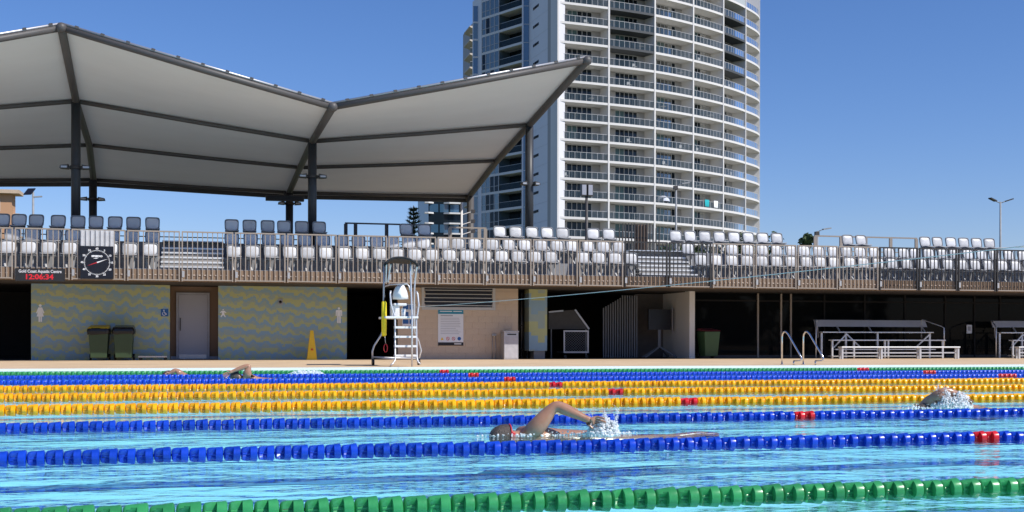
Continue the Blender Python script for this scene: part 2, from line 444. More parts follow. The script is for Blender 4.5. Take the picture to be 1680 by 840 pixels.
def bead_me(c):
    me = bead_mesh('float', big=1.2 if c == 'yellow' else 1.0).mesh('float_' + c, M[c]); me.shade_smooth()
    me.set_sharp_from_angle(angle=R_(38)); return me
BEADS = {c: bead_me(c) for c in ('green', 'blue', 'yellow', 'red')}
BEAD_FAR = bead_mesh('float', 12).mesh('float_far', None)
PITCH = .1016
rope_spec = [('green', 'green lane rope nearest the camera, along the bottom of the picture'),
  ('blue', 'blue lane rope just in front of the grey-haired swimmer with raised elbow'),
  ('blue', 'blue lane rope just behind the swimmer with raised elbow'),
  ('yellow', 'yellow lane rope nearest the camera, beyond the two near blue ropes'),
  ('yellow', 'middle one of the three yellow lane ropes'),
  ('yellow', 'farthest of the three yellow lane ropes'),
  ('blue', 'blue lane rope right behind the farthest yellow rope'),
  ('blue', 'farthest blue lane rope, in front of the far green rope'),
  ('green', 'green lane rope farthest away, beside the sunlit deck')]
REDX = (5.62, 15.5)
for i, (c, lab) in enumerate(rope_spec):
    Y = 4.95 + 2.5 * i
    t = thing('lane_rope', lab, 'lane rope', (0, Y, .011), 'floating lane ropes across the pool')
    MB().tube([(PX0, 0, 0), (PX1, 0, 0)], .008, 6).build('cable', M['steel_dark'], t)
    x0, x1 = sx(-25, Y), sx(1705, Y)
    k0, k1 = math.floor(x0 / PITCH), math.ceil(x1 / PITCH)
    rnd = random.Random(i); rest = {'green': MB(), 'blue': MB(), 'yellow': MB(), 'red': MB()}
    ph = math.pi - 1.0
    for k in range(math.ceil(PX0 / PITCH) + 1, math.floor(PX1 / PITCH) - 1):
        x = k * PITCH
        red = any(abs(x - rx + .036 * Y) < PITCH * (1.0 if rx < 10 else 1.6) for rx in REDX)
        cc = 'red' if red else c
        if rnd.random() < .4: ph = math.pi - R_(rnd.choice((35, 45, 55, 65, 50)) + rnd.uniform(-10, 10))
        if k0 <= k <= k1 and i < 6:
            inst(BEADS[cc], 'float', t, (x, rnd.uniform(-.002, .002), rnd.uniform(-.003, .003)),
                 (ph + rnd.uniform(-.12, .12), rnd.uniform(-.05, .05), rnd.uniform(-.05, .05)))
        elif k0 - 20 <= k <= k1 + 20:
            mesh = BEAD_FAR; ca, sa = math.cos(ph), math.sin(ph)
            rest[cc].add([(x + v.co.x, v.co.y * ca - v.co.z * sa, v.co.y * sa + v.co.z * ca) for v in mesh.vertices],
                         [tuple(p.vertices) for p in mesh.polygons], True)
    for cc, mb in rest.items():
        if mb.v:
            o = mb.build('float_row', M[cc], t); o["kind"] = "stuff"

# ------------------------------------------------------------------ grandstand
GX0, GX1 = -10.0, 33.0
WY = 38.4; FY = 36.0
SOF = 2.37; F1, F2, F3 = 2.71, 3.17, 3.68
gs = thing('grandstand', 'long concrete grandstand with changing rooms underneath, across the far side of the pool', 'grandstand', (0, FY, 0))
def gp(mb, name, mat, parent=None, bevel=0):
    o = mb.build(name, mat, None, None, bevel); o.parent = parent or gs
    if parent is None: o.matrix_parent_inverse = Matrix.Translation((0, -FY, 0))
    return o
b = MB(); b.box(GX0, GX1, FY + .04, WY + 8, SOF, F1); gp(b, 'floor_slab', M['slab_brown'])
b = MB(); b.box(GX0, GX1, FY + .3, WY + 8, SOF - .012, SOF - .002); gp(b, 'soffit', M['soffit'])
b = MB(); b.box(GX0, GX1, 37.35, 41.2, F1 + .002, F2); gp(b, 'tier', M['tier'])
b = MB(); b.box(GX0, GX1, 38.25, 41.19, F2 + .002, F3); gp(b, 'tier', M['tier'])
b = MB(); b.box(GX0, GX1, FY + .05, 37.34, F1 + .001, F1 + .02); gp(b, 'floor_topping', M['tier'])
# undercroft
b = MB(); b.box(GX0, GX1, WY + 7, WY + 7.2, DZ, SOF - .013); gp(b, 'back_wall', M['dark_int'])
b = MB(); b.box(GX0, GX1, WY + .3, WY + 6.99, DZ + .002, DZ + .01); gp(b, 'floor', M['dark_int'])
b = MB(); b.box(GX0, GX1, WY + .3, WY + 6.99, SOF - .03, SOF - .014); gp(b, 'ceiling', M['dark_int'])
TOPW = SOF - .014
def wall(name, xa, xb, y0, y1, mat, z0=DZ, z1=TOPW):
    b = MB(); b.box(xa, xb, y0, y1, z0, z1); return gp(b, name, mat)
m1a, m1b = sx(51, WY), sx(278.5, WY)
m2a, m2b = sx(358, WY), sx(569, WY)
wall('mural_wall', m1a, m1b, WY, WY + .25, M['mural'])
wall('mural_wall', m2a, m2b, WY, WY + .25, M['mural'])
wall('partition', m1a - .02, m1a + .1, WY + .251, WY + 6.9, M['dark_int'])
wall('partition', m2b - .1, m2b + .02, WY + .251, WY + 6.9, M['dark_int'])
# door recess
dy = WY + .55
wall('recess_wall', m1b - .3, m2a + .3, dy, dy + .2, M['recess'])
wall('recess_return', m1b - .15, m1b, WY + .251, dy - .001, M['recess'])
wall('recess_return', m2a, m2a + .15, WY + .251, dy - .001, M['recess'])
b = MB(); b.box(m1b + .01, m2a - .01, dy - .02, dy - .001, DZ, DZ + .10); gp(b, 'skirting', M['door'])
dxa, dxb = sx(293, dy), sx(340, dy)
b = MB(); b.box(dxa, dxb, dy - .05, dy - .002, DZ + .01, 2.08)
dr = gp(b, 'door', M['door'], bevel=.004)
b = MB(); fw = .07
b.box(dxa - fw, dxa - .004, dy - .08, dy - .003, DZ, 2.15); b.box(dxb + .004, dxb + fw, dy - .08, dy - .003, DZ, 2.15)
b.box(dxa - .003, dxb + .003, dy - .08, dy - .003, 2.085, 2.15)
o = b.build('frame', plain('door_frame_paint', (.30, .30, .33), .5)); o.parent = dr
o = MB().box(dxa + .04, dxa + .07, dy - .09, dy - .051, .95, 1.35).build('handle', M['steel_dark']); o.parent = dr
o = MB().box(dxa + .02, dxb - .02, dy - .056, dy - .051, DZ + .03, .2).build('kick_plate', M['stainless']); o.parent = dr

# blockwork wall with individual blocks
BY = 37.95
bxa, bxb = sx(653, BY), sx(850, BY)
b = MB(); b.box(bxa, bxb, BY + .012, BY + .2, DZ, TOPW); bw = gp(b, 'block_wall', M['mortar'])
blk = MB(); blk.box(-.198, .198, -.006, .006, -.098, .098)
blk_me = blk.mesh('block', M['block']); half = MB(); half.box(-.098, .098, -.006, .006, -.098, .098); half_me = half.mesh('block', M['block'])
vx0, vx1, vz0, vz1 = sx(696, BY), sx(808, BY), sz(750, 504, BY), sz(750, 473, BY)
nc = int((bxb - bxa) / .4)
pw = (bxb - bxa) / nc
for r in range(12):
    z = DZ + .1 + .2 * r
    if z + .1 > TOPW + .06: break
    off = (r % 2) * pw / 2
    for k in range(nc + (r % 2)):
        xc = bxa + pw * (k + .5) - off; wd = pw / .4
        me = blk_me
        if r % 2 and k == 0: xc = bxa + pw / 4; me = half_me
        elif r % 2 and k == nc: xc = bxb - pw / 4; me = half_me
        if vx0 < xc < vx1 and z > vz0 - .02: continue
        hh = min(.096, TOPW - z)
        o = inst(me, 'block', bw, (xc, BY + .006 + random.uniform(-.0015, .0015), z), (0, 0, 0), (wd, 1, 1))
wall('wall_return', bxa, bxa + .18, BY + .201, BY + 5, M['dark_int'])
wall('wall_return', bxb - .18, bxb - .001, BY + .201, BY + 4, M['block'])
# louvre vent
lt = MB(); fr = .09
lt.box(vx0 - fr, vx1 + fr, BY - .03, BY + .03, vz0 - fr, vz0); lt.box(vx0 - fr, vx1 + fr, BY - .03, BY + .03, vz1, vz1 + .05)
lt.box(vx0 - fr, vx0, BY - .029, BY + .03, vz0, vz1); lt.box(vx1, vx1 + fr, BY - .029, BY + .03, vz0, vz1)
lv = gp(lt, 'louvre_vent', M['frame_alu'])
o = MB().box(vx0, vx1, BY + .004, BY + .009, vz0, vz1).build('backing', M['black']); o.parent = lv
for k in range(5):
    z = vz0 + (vz1 - vz0) * (k + .35) / 5
    s = MB(); s.box(vx0, vx1, BY - .022, BY + .010, z, z + .022)
    o = s.build('slat', M['frame_alu']); o.parent = lv
# mural column
cxa, cxb = sx(868, WY - .2), sx(897.5, WY - .2)
wall('column', cxa, cxb, WY - .2, WY + .4, M['mural_column'], z0=.31)
wall('column_base', cxa + .18, cxb - .06, WY - .15, WY + .35, M['concrete'], z1=.309)
# white wall on the right of the store
xa, xb = sx(1046, WY + 2.0), sx(1140, WY - .1)
b = MB(); b.box(xb - .2, xb, WY - .1, WY + 6, DZ, TOPW); gp(b, 'white_wall', M['white_paint'])
b = MB(); b.box(sx(1042, WY + 2.4), xb - .201, WY + 2.4, WY + 2.55, DZ, TOPW); gp(b, 'store_wall', plain('store_wall_shade', (.13, .115, .105), .8))  # white wall in shade: the shade is put into this dark colour
# glazed front
GY = WY + .75
gxs = [xb + .02, sx(1243, GY), sx(1281, GY), sx(1297, GY), sx(1352, GY), sx(1418, GY), sx(1484, GY), sx(1550, GY), sx(1598, GY), sx(1640, GY), sx(1700, GY), GX1]
for k in range(len(gxs) - 1):
    o = gp(MB().box(gxs[k] + .03, gxs[k+1] - .03, GY, GY + .012, DZ + .1, 2.05), 'glass_pane', M['shop_glass'])
    o = gp(MB().box(gxs[k] + .03, gxs[k+1] - .03, GY, GY + .012, 2.11, TOPW), 'glass_pane', M['shop_glass'])
for k, x in enumerate(gxs):
    gp(MB().box(x - .03, x + .03, GY - .04, GY + .06, DZ, TOPW), 'mullion', M['bronze'] if k in (1, 2, 3) else M['dark_int'])
gp(MB().box(gxs[0] + .03, gxs[-1], GY - .03, GY + .05, 2.051, 2.109), 'transom', M['dark_int'])
gp(MB().box(gxs[0] + .03, gxs[-1], GY - .03, GY + .05, DZ, DZ + .099), 'bottom_rail', M['steel_dark'])
# rows of small fixings along the slab edge
b = MB()
for k in range(int((GX1 - GX0) / .155)):
    x = GX0 + .08 + k * .155; b.box(x, x + .06, FY + .02, FY + .039, SOF + .17, SOF + .20)
o = gp(b, 'slab_fixings', plain('fixing_paint', (.50, .40, .32), .6)); o["kind"] = "stuff"
# aluminium access steps between the seat blocks
def steps(xl, xr, n=5):
    for k in range(n):
        z = F1 + .15 + k * .155; y = 36.75 + k * .24
        o = gp(MB().box(xl, xr, y, y + .26, z - .05, z), 'step_tread', M['alum_white'])
        o2 = gp(MB().box(xl + .01, xr - .01, y + .03, y + .05, z - .15, z - .051), 'step_riser', M['concrete'])
    gp(MB().box(xl, xr, 36.75 + n * .24, 39.0, F3 + .002, F3 + .03), 'landing', M['alum'])
steps(sx(264, 37.2), sx(367, 37.2)); steps(sx(1045, 37.2), sx(1136, 37.2))

# balustrade panels
bar_me = MB().box(-.0125, .0125, -.010, .010, 0, 1.40).mesh('bar', M['bronze'])
bar_dk = MB().box(-.013, .013, -.013, .013, 0, 1.40).mesh('bar', M['blackrail'])
def rail_panel(x, L, dark, lab):
    mat = M['blackrail'] if dark else M['bronze']
    t = thing('balustrade_panel', lab, 'balustrade', (x, FY, SOF + .02), 'balustrade panels along the front of the stand')
    MB().box(.02, L - .02, -.02, .02, 1.40, 1.44).build('top_rail', mat, t)
    MB().box(.02, L - .02, -.018, .018, 0, .035).build('bottom_rail', M['bronze'], t)
    pw = .035 if not dark else .05
    for px in (0.02, L - .02 - pw):
        MB().box(px, px + pw, -.03, .03, -.02, 1.399).build('post', mat, t)
    MB().box(.03, .10, -.045, -.031, .10, .28).build('clamp', M['seat_leg'], t)
    n = 9
    for k in range(n):
        inst(bar_dk if dark else bar_me, 'bar', t, (.04 + (L - .08) * (k + 1) / (n + 1), 0, .0))
PL = 1.512; k0 = -6
for k in range(k0, 19):
    dark = k in (8, 9) or k >= 14
    rail_panel(.55 + PL * k - .0, PL - .01, dark, "%s balustrade panel of upright bars, %s from the left end of the stand" % ("black" if dark else "bronze", nth(k - k0)))

# back-of-stand guard rails
def guard(xs, ytop, D, mat, lab):
    x0, x1 = sx(xs[0], D), sx(xs[-1], D); z1 = sz(xs[0], ytop, D)
    t = thing('guard_rail', lab, 'railing', (x0, D, F3), 'guard rails along the back of the stand')
    MB().beam((-.03, 0, z1 - F3), (x1 - x0 + .03, 0, z1 - F3), .05, .05).build('top_rail', mat, t)
    for x in xs:
        xx = sx(x, D) - x0
        MB().box(xx - .06, xx + .06, -.03, .03, 0, z1 - F3 - .026).build('post', mat, t)
    MB().beam((0, 0, .35), (x1 - x0, 0, .35), .03, .03).build('lower_rail', mat, t)
guard([567, 583, 634, 700], 366, 40.6, M['steel_dark'], 'dark steel guard rail behind the top seats, under the canopy valley')
guard([738, 786, 796], 373, 40.6, M['bronze'], 'short brown guard rail behind the white seats under the canopy corner')
guard([1337, 1379.5, 1420, 1461, 1503], 387, 40.6, M['bronze'], 'long brown guard rail behind the top seats at the right end of the stand')
guard([-30, 60, 150, 240, 330, 420, 510], 393, 40.6, M['steel_dark'], 'low dark guard rail behind the shaded seats at the left end of the stand')

# slatted screen in the middle
t = thing('slatted_screen', 'dark vertical slatted screen behind the steps, in front of the tower', 'screen', (sx(985, 41), 41, F3))
x0 = sx(985, 41); 
for k in range(14):
    x = sx(1016 + k * 5, 41) - x0
    MB().box(x - .018, x + .018, -.02, .02, 0, 4.78 - F3 + random.uniform(-.03, .03) + (.12 if 1 <= k < 12 else 0)).build('slat', M['steel_dark'], t)
for k in range(8):
    x = sx(985 + k * 3.8, 41) - x0
    MB().box(x - .012, x + .012, .05, .07, 0, .78).build('slat', M['steel_dark'], t)
MB().box(sx(1044, 41) - x0, sx(1063, 41) - x0, .03, .12, 0, 1.2).build('panel', M['recess'], t)
MB().box(0, sx(1063, 41) - x0, .025, .045, .70, .74).build('rail', M['steel_dark'], t)

# ------------------------------------------------------------------ stand seats
def rrect(w, h, n=28, p=4.0, taper=0.0):
    out = []
    for k in range(n):
        a = 2 * math.pi * k / n; c, s = math.cos(a), math.sin(a)
        x = math.copysign(abs(c) ** (2 / p), c) * w / 2; z = math.copysign(abs(s) ** (2 / p), s) * h / 2
        out.append((x * (1 + taper * z / h), z))
    return out
def seat_meshes():
    n = 28; outer = rrect(.44, .40, n, 5, .06); mid = rrect(.395, .345, n, 4.5, .06); inn = rrect(.375, .325, n, 4, .06)
    cv = lambda x, z: .25 * x * x + .05 * (z / .2) ** 2 * .2          # gentle wrap
    fb = MB()                                    # frame: front lip ring + back
    loops = []
    for poly, d in ((outer, .035), (outer, 0.0), (rrect(.42, .38, n, 5, .06), -.012), (mid, -.006), (inn, .012)):
        loops.append([(x, -cv(x, z) * -1 * -1 + d, z) for x, z in poly])
    vs = [p for l in loops for p in l]; fs = []
    for i in range(len(loops) - 1):
        for k in range(n):
            k2 = (k + 1) % n; fs.append((i*n+k, i*n+k2, (i+1)*n+k2, (i+1)*n+k))
    fs.append(tuple(range(n)))
    fb.add(vs, fs, True)
    pb = MB(); vs = []; fs = []
    rings = [1.0, .9, .7, .4]
    for i, s in enumerate(rings):
        for x, z in inn: vs.append((x * s * 1.0, -cv(x * s, z * s) + .008 - .034 * (1 - s ** 3), z * s))
    vs.append((0, -.026, 0))
    for i in range(len(rings) - 1):
        for k in range(n):
            k2 = (k + 1) % n; fs.append((i*n+k, i*n+k2, (i+1)*n+k2, (i+1)*n+k))
    for k in range(n): fs.append(((len(rings)-1)*n+k, (len(rings)-1)*n+(k+1) % n, len(vs)-1))
    pb.add(vs, fs, True)
    pan = MB(); vs = []; fs = []
    for zz, sc_ in ((0, .96), (.012, 1), (.03, 1), (.036, .94)):
        for x, y in rrect(.43, .40, 20, 5): vs.append((x * sc_, y * sc_ - .21, zz - .04 * (y + .2) ** 2 * 4 + .02 * (x / .2) ** 2))
    for i in range(3):
        for k in range(20):
            k2 = (k + 1) % 20; fs.append((i*20+k, i*20+k2, (i+1)*20+k2, (i+1)*20+k))
    fs += [tuple(range(19, -1, -1)), tuple(range(60, 80))]
    pan.add(vs, fs, True)
    leg = MB(); leg.beam((-.12, .02, .40), (-.12, -.03, 0.0), .05, .03, (1, 0, 0)); leg.beam((.12, .02, .40), (.12, -.03, 0), .05, .03, (1, 0, 0))
    leg.beam((-.12, -.03, .38), (-.02, -.30, .02), .05, .025); leg.box(-.2, .2, -.35, .03, .372, .392)
    leg.beam((-.16, .012, .39), (-.16, .045, .60), .03, .02, (1, 0, 0)); leg.beam((.16, .012, .39), (.16, .045, .60), .03, .02, (1, 0, 0))
    return fb.mesh('back_frame', M['seat_frame']), pb.mesh('backrest', M['seat']), pan.mesh('seat_pan', M['seat_pan']), leg.mesh('bracket', M['seat_leg'])
SM = seat_meshes()
seat0 = thing('stand_seat', '', 'seat', (0, 0, 0), 'seats in the stand')
inst(SM[0], 'back_frame', seat0, (0, 0, .63), (R_(-13), 0, 0)); inst(SM[1], 'backrest', seat0, (0, -.004, .63), (R_(-13), 0, 0))
inst(SM[2], 'seat_pan', seat0, (0, -.02, .40)); inst(SM[3], 'bracket', seat0)
rows = {
 1: (37.1, F1 + .02, [-22, 13, 47, 80, 114, 150, 181, 213, 246.5, 383.6, 414, 444.7, 475.6, 504.4, 534.7, 565, 594.5, 622.8, 651.5, 680.8, 709, 737.5, 766, 794.7, 823, 849.3, 877, 903.5, 956.3, 982.2, 1009, 1035,
     1150, 1175, 1200.8, 1225.7, 1250, 1273.7, 1297.5, 1322.6, 1345.8, 1369, 1393.8, 1416.2, 1440.4, 1462.8, 1487, 1511, 1531.9, 1555.4, 1578.5, 1600, 1620.6, 1644, 1665.8, 1688]),
 2: (38.0, F2, [-12, 20, 53, 88, 119, 152, 184, 216, 250, 380, 411, 441, 471, 500, 530, 560, 588, 617.7, 643.5, 671, 695, 726.4, 751, 778.9, 807.5, 834.5, 860.7, 887.3, 913.9, 938.4, 965, 989.8, 1015.7,
     1128.3, 1200.8, 1226.7, 1250.6, 1274, 1297.5, 1319, 1343, 1366.5, 1388.6, 1411, 1434.2, 1458.7, 1482.5, 1501, 1523.3, 1545.7, 1566.4, 1588, 1610.2, 1631, 1654.4, 1677]),
 3: (38.95, F3, [3.5, 31, 59.4, 95.3, 127.7, 157.4, 188.8, 218.8, 249.9, 379.8, 409.1, 438.8, 465.7, 494.7, 523.4, 666, 696, 819.6, 845.9, 872.5, 897.3, 922.5, 972.9, 998.5,
     1108.2, 1131.8, 1156, 1180, 1204, 1227.4, 1250.9, 1274.3, 1390.4, 1412.4, 1517.4, 1537.7, 1559.8, 1580.9, 1602, 1623]),
}
rname = {1: 'front row', 2: 'middle row', 3: 'back row'}
first = True
for r, (D, z, xs) in rows.items():
    xs = sorted(xs)
    blocks = [("left of both steps", [x for x in xs if x < 300], False), ("between the steps", [x for x in xs if 300 < x < 1090 and not (r == 1 and x > 1042)], False), ("right of both steps", [x for x in xs if x >= 1090], False)]
    for bn, bx, _ in blocks:
        for i, x in enumerate(bx):
            o = seat0 if first else copy_tree(seat0); first = False
            o.location = (sx(x, D), D, z); o.rotation_euler = (0, 0, R_(random.uniform(-4.5, 4.5)))
            kind = 'shaded slate' if (r >= 2 and x < 715) else 'pale sunlit'
            o["label"] = "%s seat, %s from the left in the %s %s" % (kind, nth(i), rname[r], bn)

# ------------------------------------------------------------------ shade canopy
FRX = [spot(100, 45, 34.6), spot(545, 175, 34.6), spot(962, 98, 34.6)]
def cpt(xs, ys, D): return [spot(x, y, D) for x, y in zip(xs, ys)]
rows_c = [cpt((100, 545, 962), (46, 176, 100), 34.6),
          cpt((124, 512, 868), (166, 232, 205), 40.0),
          cpt((146, 492, 815), (238, 275, 264), 44.2),
          cpt((153, 474, 770), (295, 316, 322), 48.8)]
sp_ = rows_c[0][0]
for rw in rows_c:                                  # one more bay to the left, mirrored
    v = rw[1]; p = rw[0]; rw.insert(0, Vector((2 * p.x - v.x, v.y, v.z)))
can = thing('shade_canopy', 'large pale fabric shade canopy on dark steel posts over the stand', 'canopy', (rows_c[1][2].x, 40, F3))
inv = Matrix.Translation((-rows_c[1][2].x, -40, -F3))
def cp(mb, name, mat):
    o = mb.build(name, mat); o.parent = can; o.matrix_parent_inverse = inv; return o
for c in range(3):
    b = MB(); vs = []; fs = []; nu, nv = 12, 6; R4 = len(rows_c) - 1
    rowsn = 0
    for r in range(R4):
        for j in range(nv + (r == R4 - 1)):
            tv = j / nv
            for i in range(nu + 1):
                tu = i / nu
                a = rows_c[r][c].lerp(rows_c[r][c+1], tu); d = rows_c[r+1][c].lerp(rows_c[r+1][c+1], tu)
                p = a.lerp(d, tv)
                # fabric sits on the purlins, sagging a little between, and dips between frames at the edge
                p.z += .10 - .10 * math.sin(math.pi * tv) * math.sin(math.pi * min(1, max(0, tu)))
                vs.append(p)
            rowsn += 1
    for i in range(nu + 1):
        p = rows_c[3][c].lerp(rows_c[3][c+1], i / nu); vs.append(p + Vector((0, .45, -.06)))
    rowsn += 1
    for j in range(rowsn - 1):
        for i in range(nu):
            fs.append((j*(nu+1)+i, j*(nu+1)+i+1, (j+1)*(nu+1)+i+1, (j+1)*(nu+1)+i))
    b.add(vs, fs, True); o = cp(b, 'fabric', M['fabric'])
for c in range(4):
    b = MB(); pts = [rows_c[r][c] for r in range(4)]
    ext = pts[3] + (pts[3] - pts[2]) * .12
    b.tube(pts + [ext], .115, 10); cp(b, 'rafter', M['canopy_frame'])
    b = MB(); b.ico(pts[0] + Vector((0, -.03, .0)), .15, 2); cp(b, 'corner_joint', M['canopy_frame'])
for r in range(4):
    for c in range(3):
        b = MB(); a, d = rows_c[r][c], rows_c[r][c+1]; dd = (d - a).normalized() * .12
        b.tube([a + dd, a.lerp(d, .5) - Vector((0, 0, .02)), d - dd], .09 if r == 0 else .072, 10); cp(b, 'edge_tube' if r == 0 else 'purlin', M['canopy_frame'])
for c in range(3):                                # rear gutter beam and front keder clips
    a, d = rows_c[3][c] + Vector((0, .45, -.12)), rows_c[3][c+1] + Vector((0, .45, -.12))
    cp(MB().beam(a, d, .12, .16), 'gutter', M['steel_dark'])
    a, d = rows_c[0][c], rows_c[0][c+1]
    b = MB(); n = 11
    dirv = (d - a).normalized()
    for k in range(n):
        p = a.lerp(d, (k + .6) / n); b.beam(p - dirv * .05 + Vector((0, -.03, .14)), p + dirv * .05 + Vector((0, -.03, .135)), .07, .06)
    o = cp(b, 'edge_clips', M['canopy_frame']); o["kind"] = "stuff"
    cp(MB().tube([a + Vector((0, -.02, .12)), d + Vector((0, -.02, .12))], .035, 8), 'edge_rail', M['stainless'])
FP, BP = [], []
for c in range(4):
    p = rows_c[1][c]; q = rows_c[3][c] + Vector((0, -.2, 0))
    cp(MB().cyl(p.x, p.y, F3, p.z - .05, .145, 16), 'post', M['post_dark']); FP.append(p)
    cp(MB().cyl(q.x, q.y, 0, q.z - .05, .15, 16), 'post', M['post_dark'] if c < 3 else M['canopy_frame']); BP.append(q)
    cp(MB().cyl(p.x, p.y, F3 + .001, F3 + .05, .26, 12), 'base_plate', M['post_dark'])
def flood(p, lab, s=1.0):
    t = thing('floodlight', lab, 'floodlight', p, 'floodlights clamped to the canopy posts')
    MB().tube([(0, 0, -.05), (0, 0, .05)], .19 * s, 14).build('collar', M['steel_dark'], t)
    MB().beam((-.35 * s, -.1, .0), (.35 * s, -.1, .0), .05, .05).build('arm', M['steel_dark'], t)
    for sg in (-1, 1):
        b = MB(); b.prism([(sg * .2 * s, -.07), (sg * .46 * s, -.05), (sg * .44 * s, .03), (sg * .2 * s, .07)], -.28, .02)
        h = b.build('lamp_head', M['steel_dark'], t)
        MB().box(min(sg*.24*s, sg*.42*s), max(sg*.24*s, sg*.42*s), -.288, -.281, -.045, .015).build('lens', M['stainless'], h)
flood((FP[1].x, 40, sz(123, 275, 40)), 'floodlight pair on the left front canopy post')
flood((FP[2].x, 40, sz(516, 290, 40)), 'floodlight pair on the front canopy post below the canopy valley')
flood((FP[3].x, 40, sz(870, 302, 40)), 'floodlight pair on the right front canopy post, before the tower', .7)
flood((BP[1].x, BP[1].y, sz(152, 327, BP[1].y)), 'floodlight pair on the left rear canopy post')
flood((BP[2].x, BP[2].y, sz(474, 334, BP[2].y)), 'floodlight pair on the rear canopy post below the valley')
p = spot(467, 325, 48)
t = thing('speaker_bar', 'long dark box hung under the rear canopy valley', 'speaker bar', p)
MB().box(-.75, .75, -.12, .12, -.12, .10).build('housing', M['steel_dark'], t, bevel=.02)
MB().box(-.7, .7, -.128, -.121, -.09, .07).build('grille', M['black'], t)
MB().beam((0, .03, .10), (0, .6, .3), .05, .05).build('hanger', M['steel_dark'], t)
# thin white mast under canopy corner
p = spot(757, 392, 47); z1 = sz(757, 332, 47)
t = thing('mast', 'slim white mast behind the canopy corner, in front of the dark building', 'mast', (p.x, 47, 0))
MB().cyl(0, 0, 0, z1, .045, 8).build('pole', M['white_paint'], t)
for k in range(3):
    MB().beam((0, 0, z1 - .5 - k * .4), (.45, 0, z1 - .35 - k * .4), .03, .03).build('arm', M['white_paint'], t)
    MB().box(.4, .55, -.05, .05, z1 - .42 - k * .4, z1 - .28 - k * .4).build('camera_head', M['steel_dark'], t)

# ------------------------------------------------------------------ apartment tower
def camw(x, z):
    u = (x - 840) / FPX; a = u * z
    return Vector((a * math.cos(TH) + z * math.sin(TH), -a * math.sin(TH) + z * math.cos(TH)))
FH = 2.99; ZB = 19.25
def lev(k): return ZB + FH * k
K0, K1 = -3, 14
fin_px = [(915, 182), (998.3, 185.4), (1073.8, 189.4), (1136.8, 194.6), (1186.2, 200.2), (1222.6, 206.4), (1245.6, 213.4)]
FP_ = [camw(*p) for p in fin_px]
FP_.append(FP_[-1] + Vector((2.2, 8.2)))
def cat(i, t):
    p = [FP_[max(0, min(len(FP_)-1, j))] for j in (i-1, i, i+1, i+2)]
    if i == 0: p[0] = p[1] * 2 - p[2] + Vector((0, .25))
    return .5 * ((2*p[1]) + (p[2]-p[0])*t + (2*p[0]-5*p[1]+4*p[2]-p[3])*t*t + (-p[0]+3*p[1]-3*p[2]+p[3])*t**3)
def bay_curve(i, n=6, off=0.0):
    pts = [cat(i, k / n) for k in range(n + 1)]; out = []
    for k, p in enumerate(pts):
        d = (cat(i, min(1, k / n + .02)) - cat(i, max(0, k / n - .02))).normalized()
        out.append(p + Vector((-d.y, d.x)) * off)
    return out
T0 = FP_[0]
tower = thing('apartment_tower', 'tall curved white apartment tower with glass balconies', 'tower', (T0.x, T0.y, 0))
tinv = Matrix.Translation((-T0.x, -T0.y, 0))
def tp(mb_or_me, name, mat=None, z=0, parent=None, pre=None):
    if isinstance(mb_or_me, MB): mb_or_me = mb_or_me.mesh(name, mat)
    o = inst(mb_or_me, name, parent or tower)
    if parent is None:
        o.matrix_parent_inverse = tinv; o.location = (0, 0, z)
    return o
def strip_solid(outer, inner, z0, z1):
    n = len(outer); b = MB()
    b.prism_z([tuple(p) for p in outer] + [tuple(p) for p in reversed(inner)], z0, z1); return b
REC = 2.5
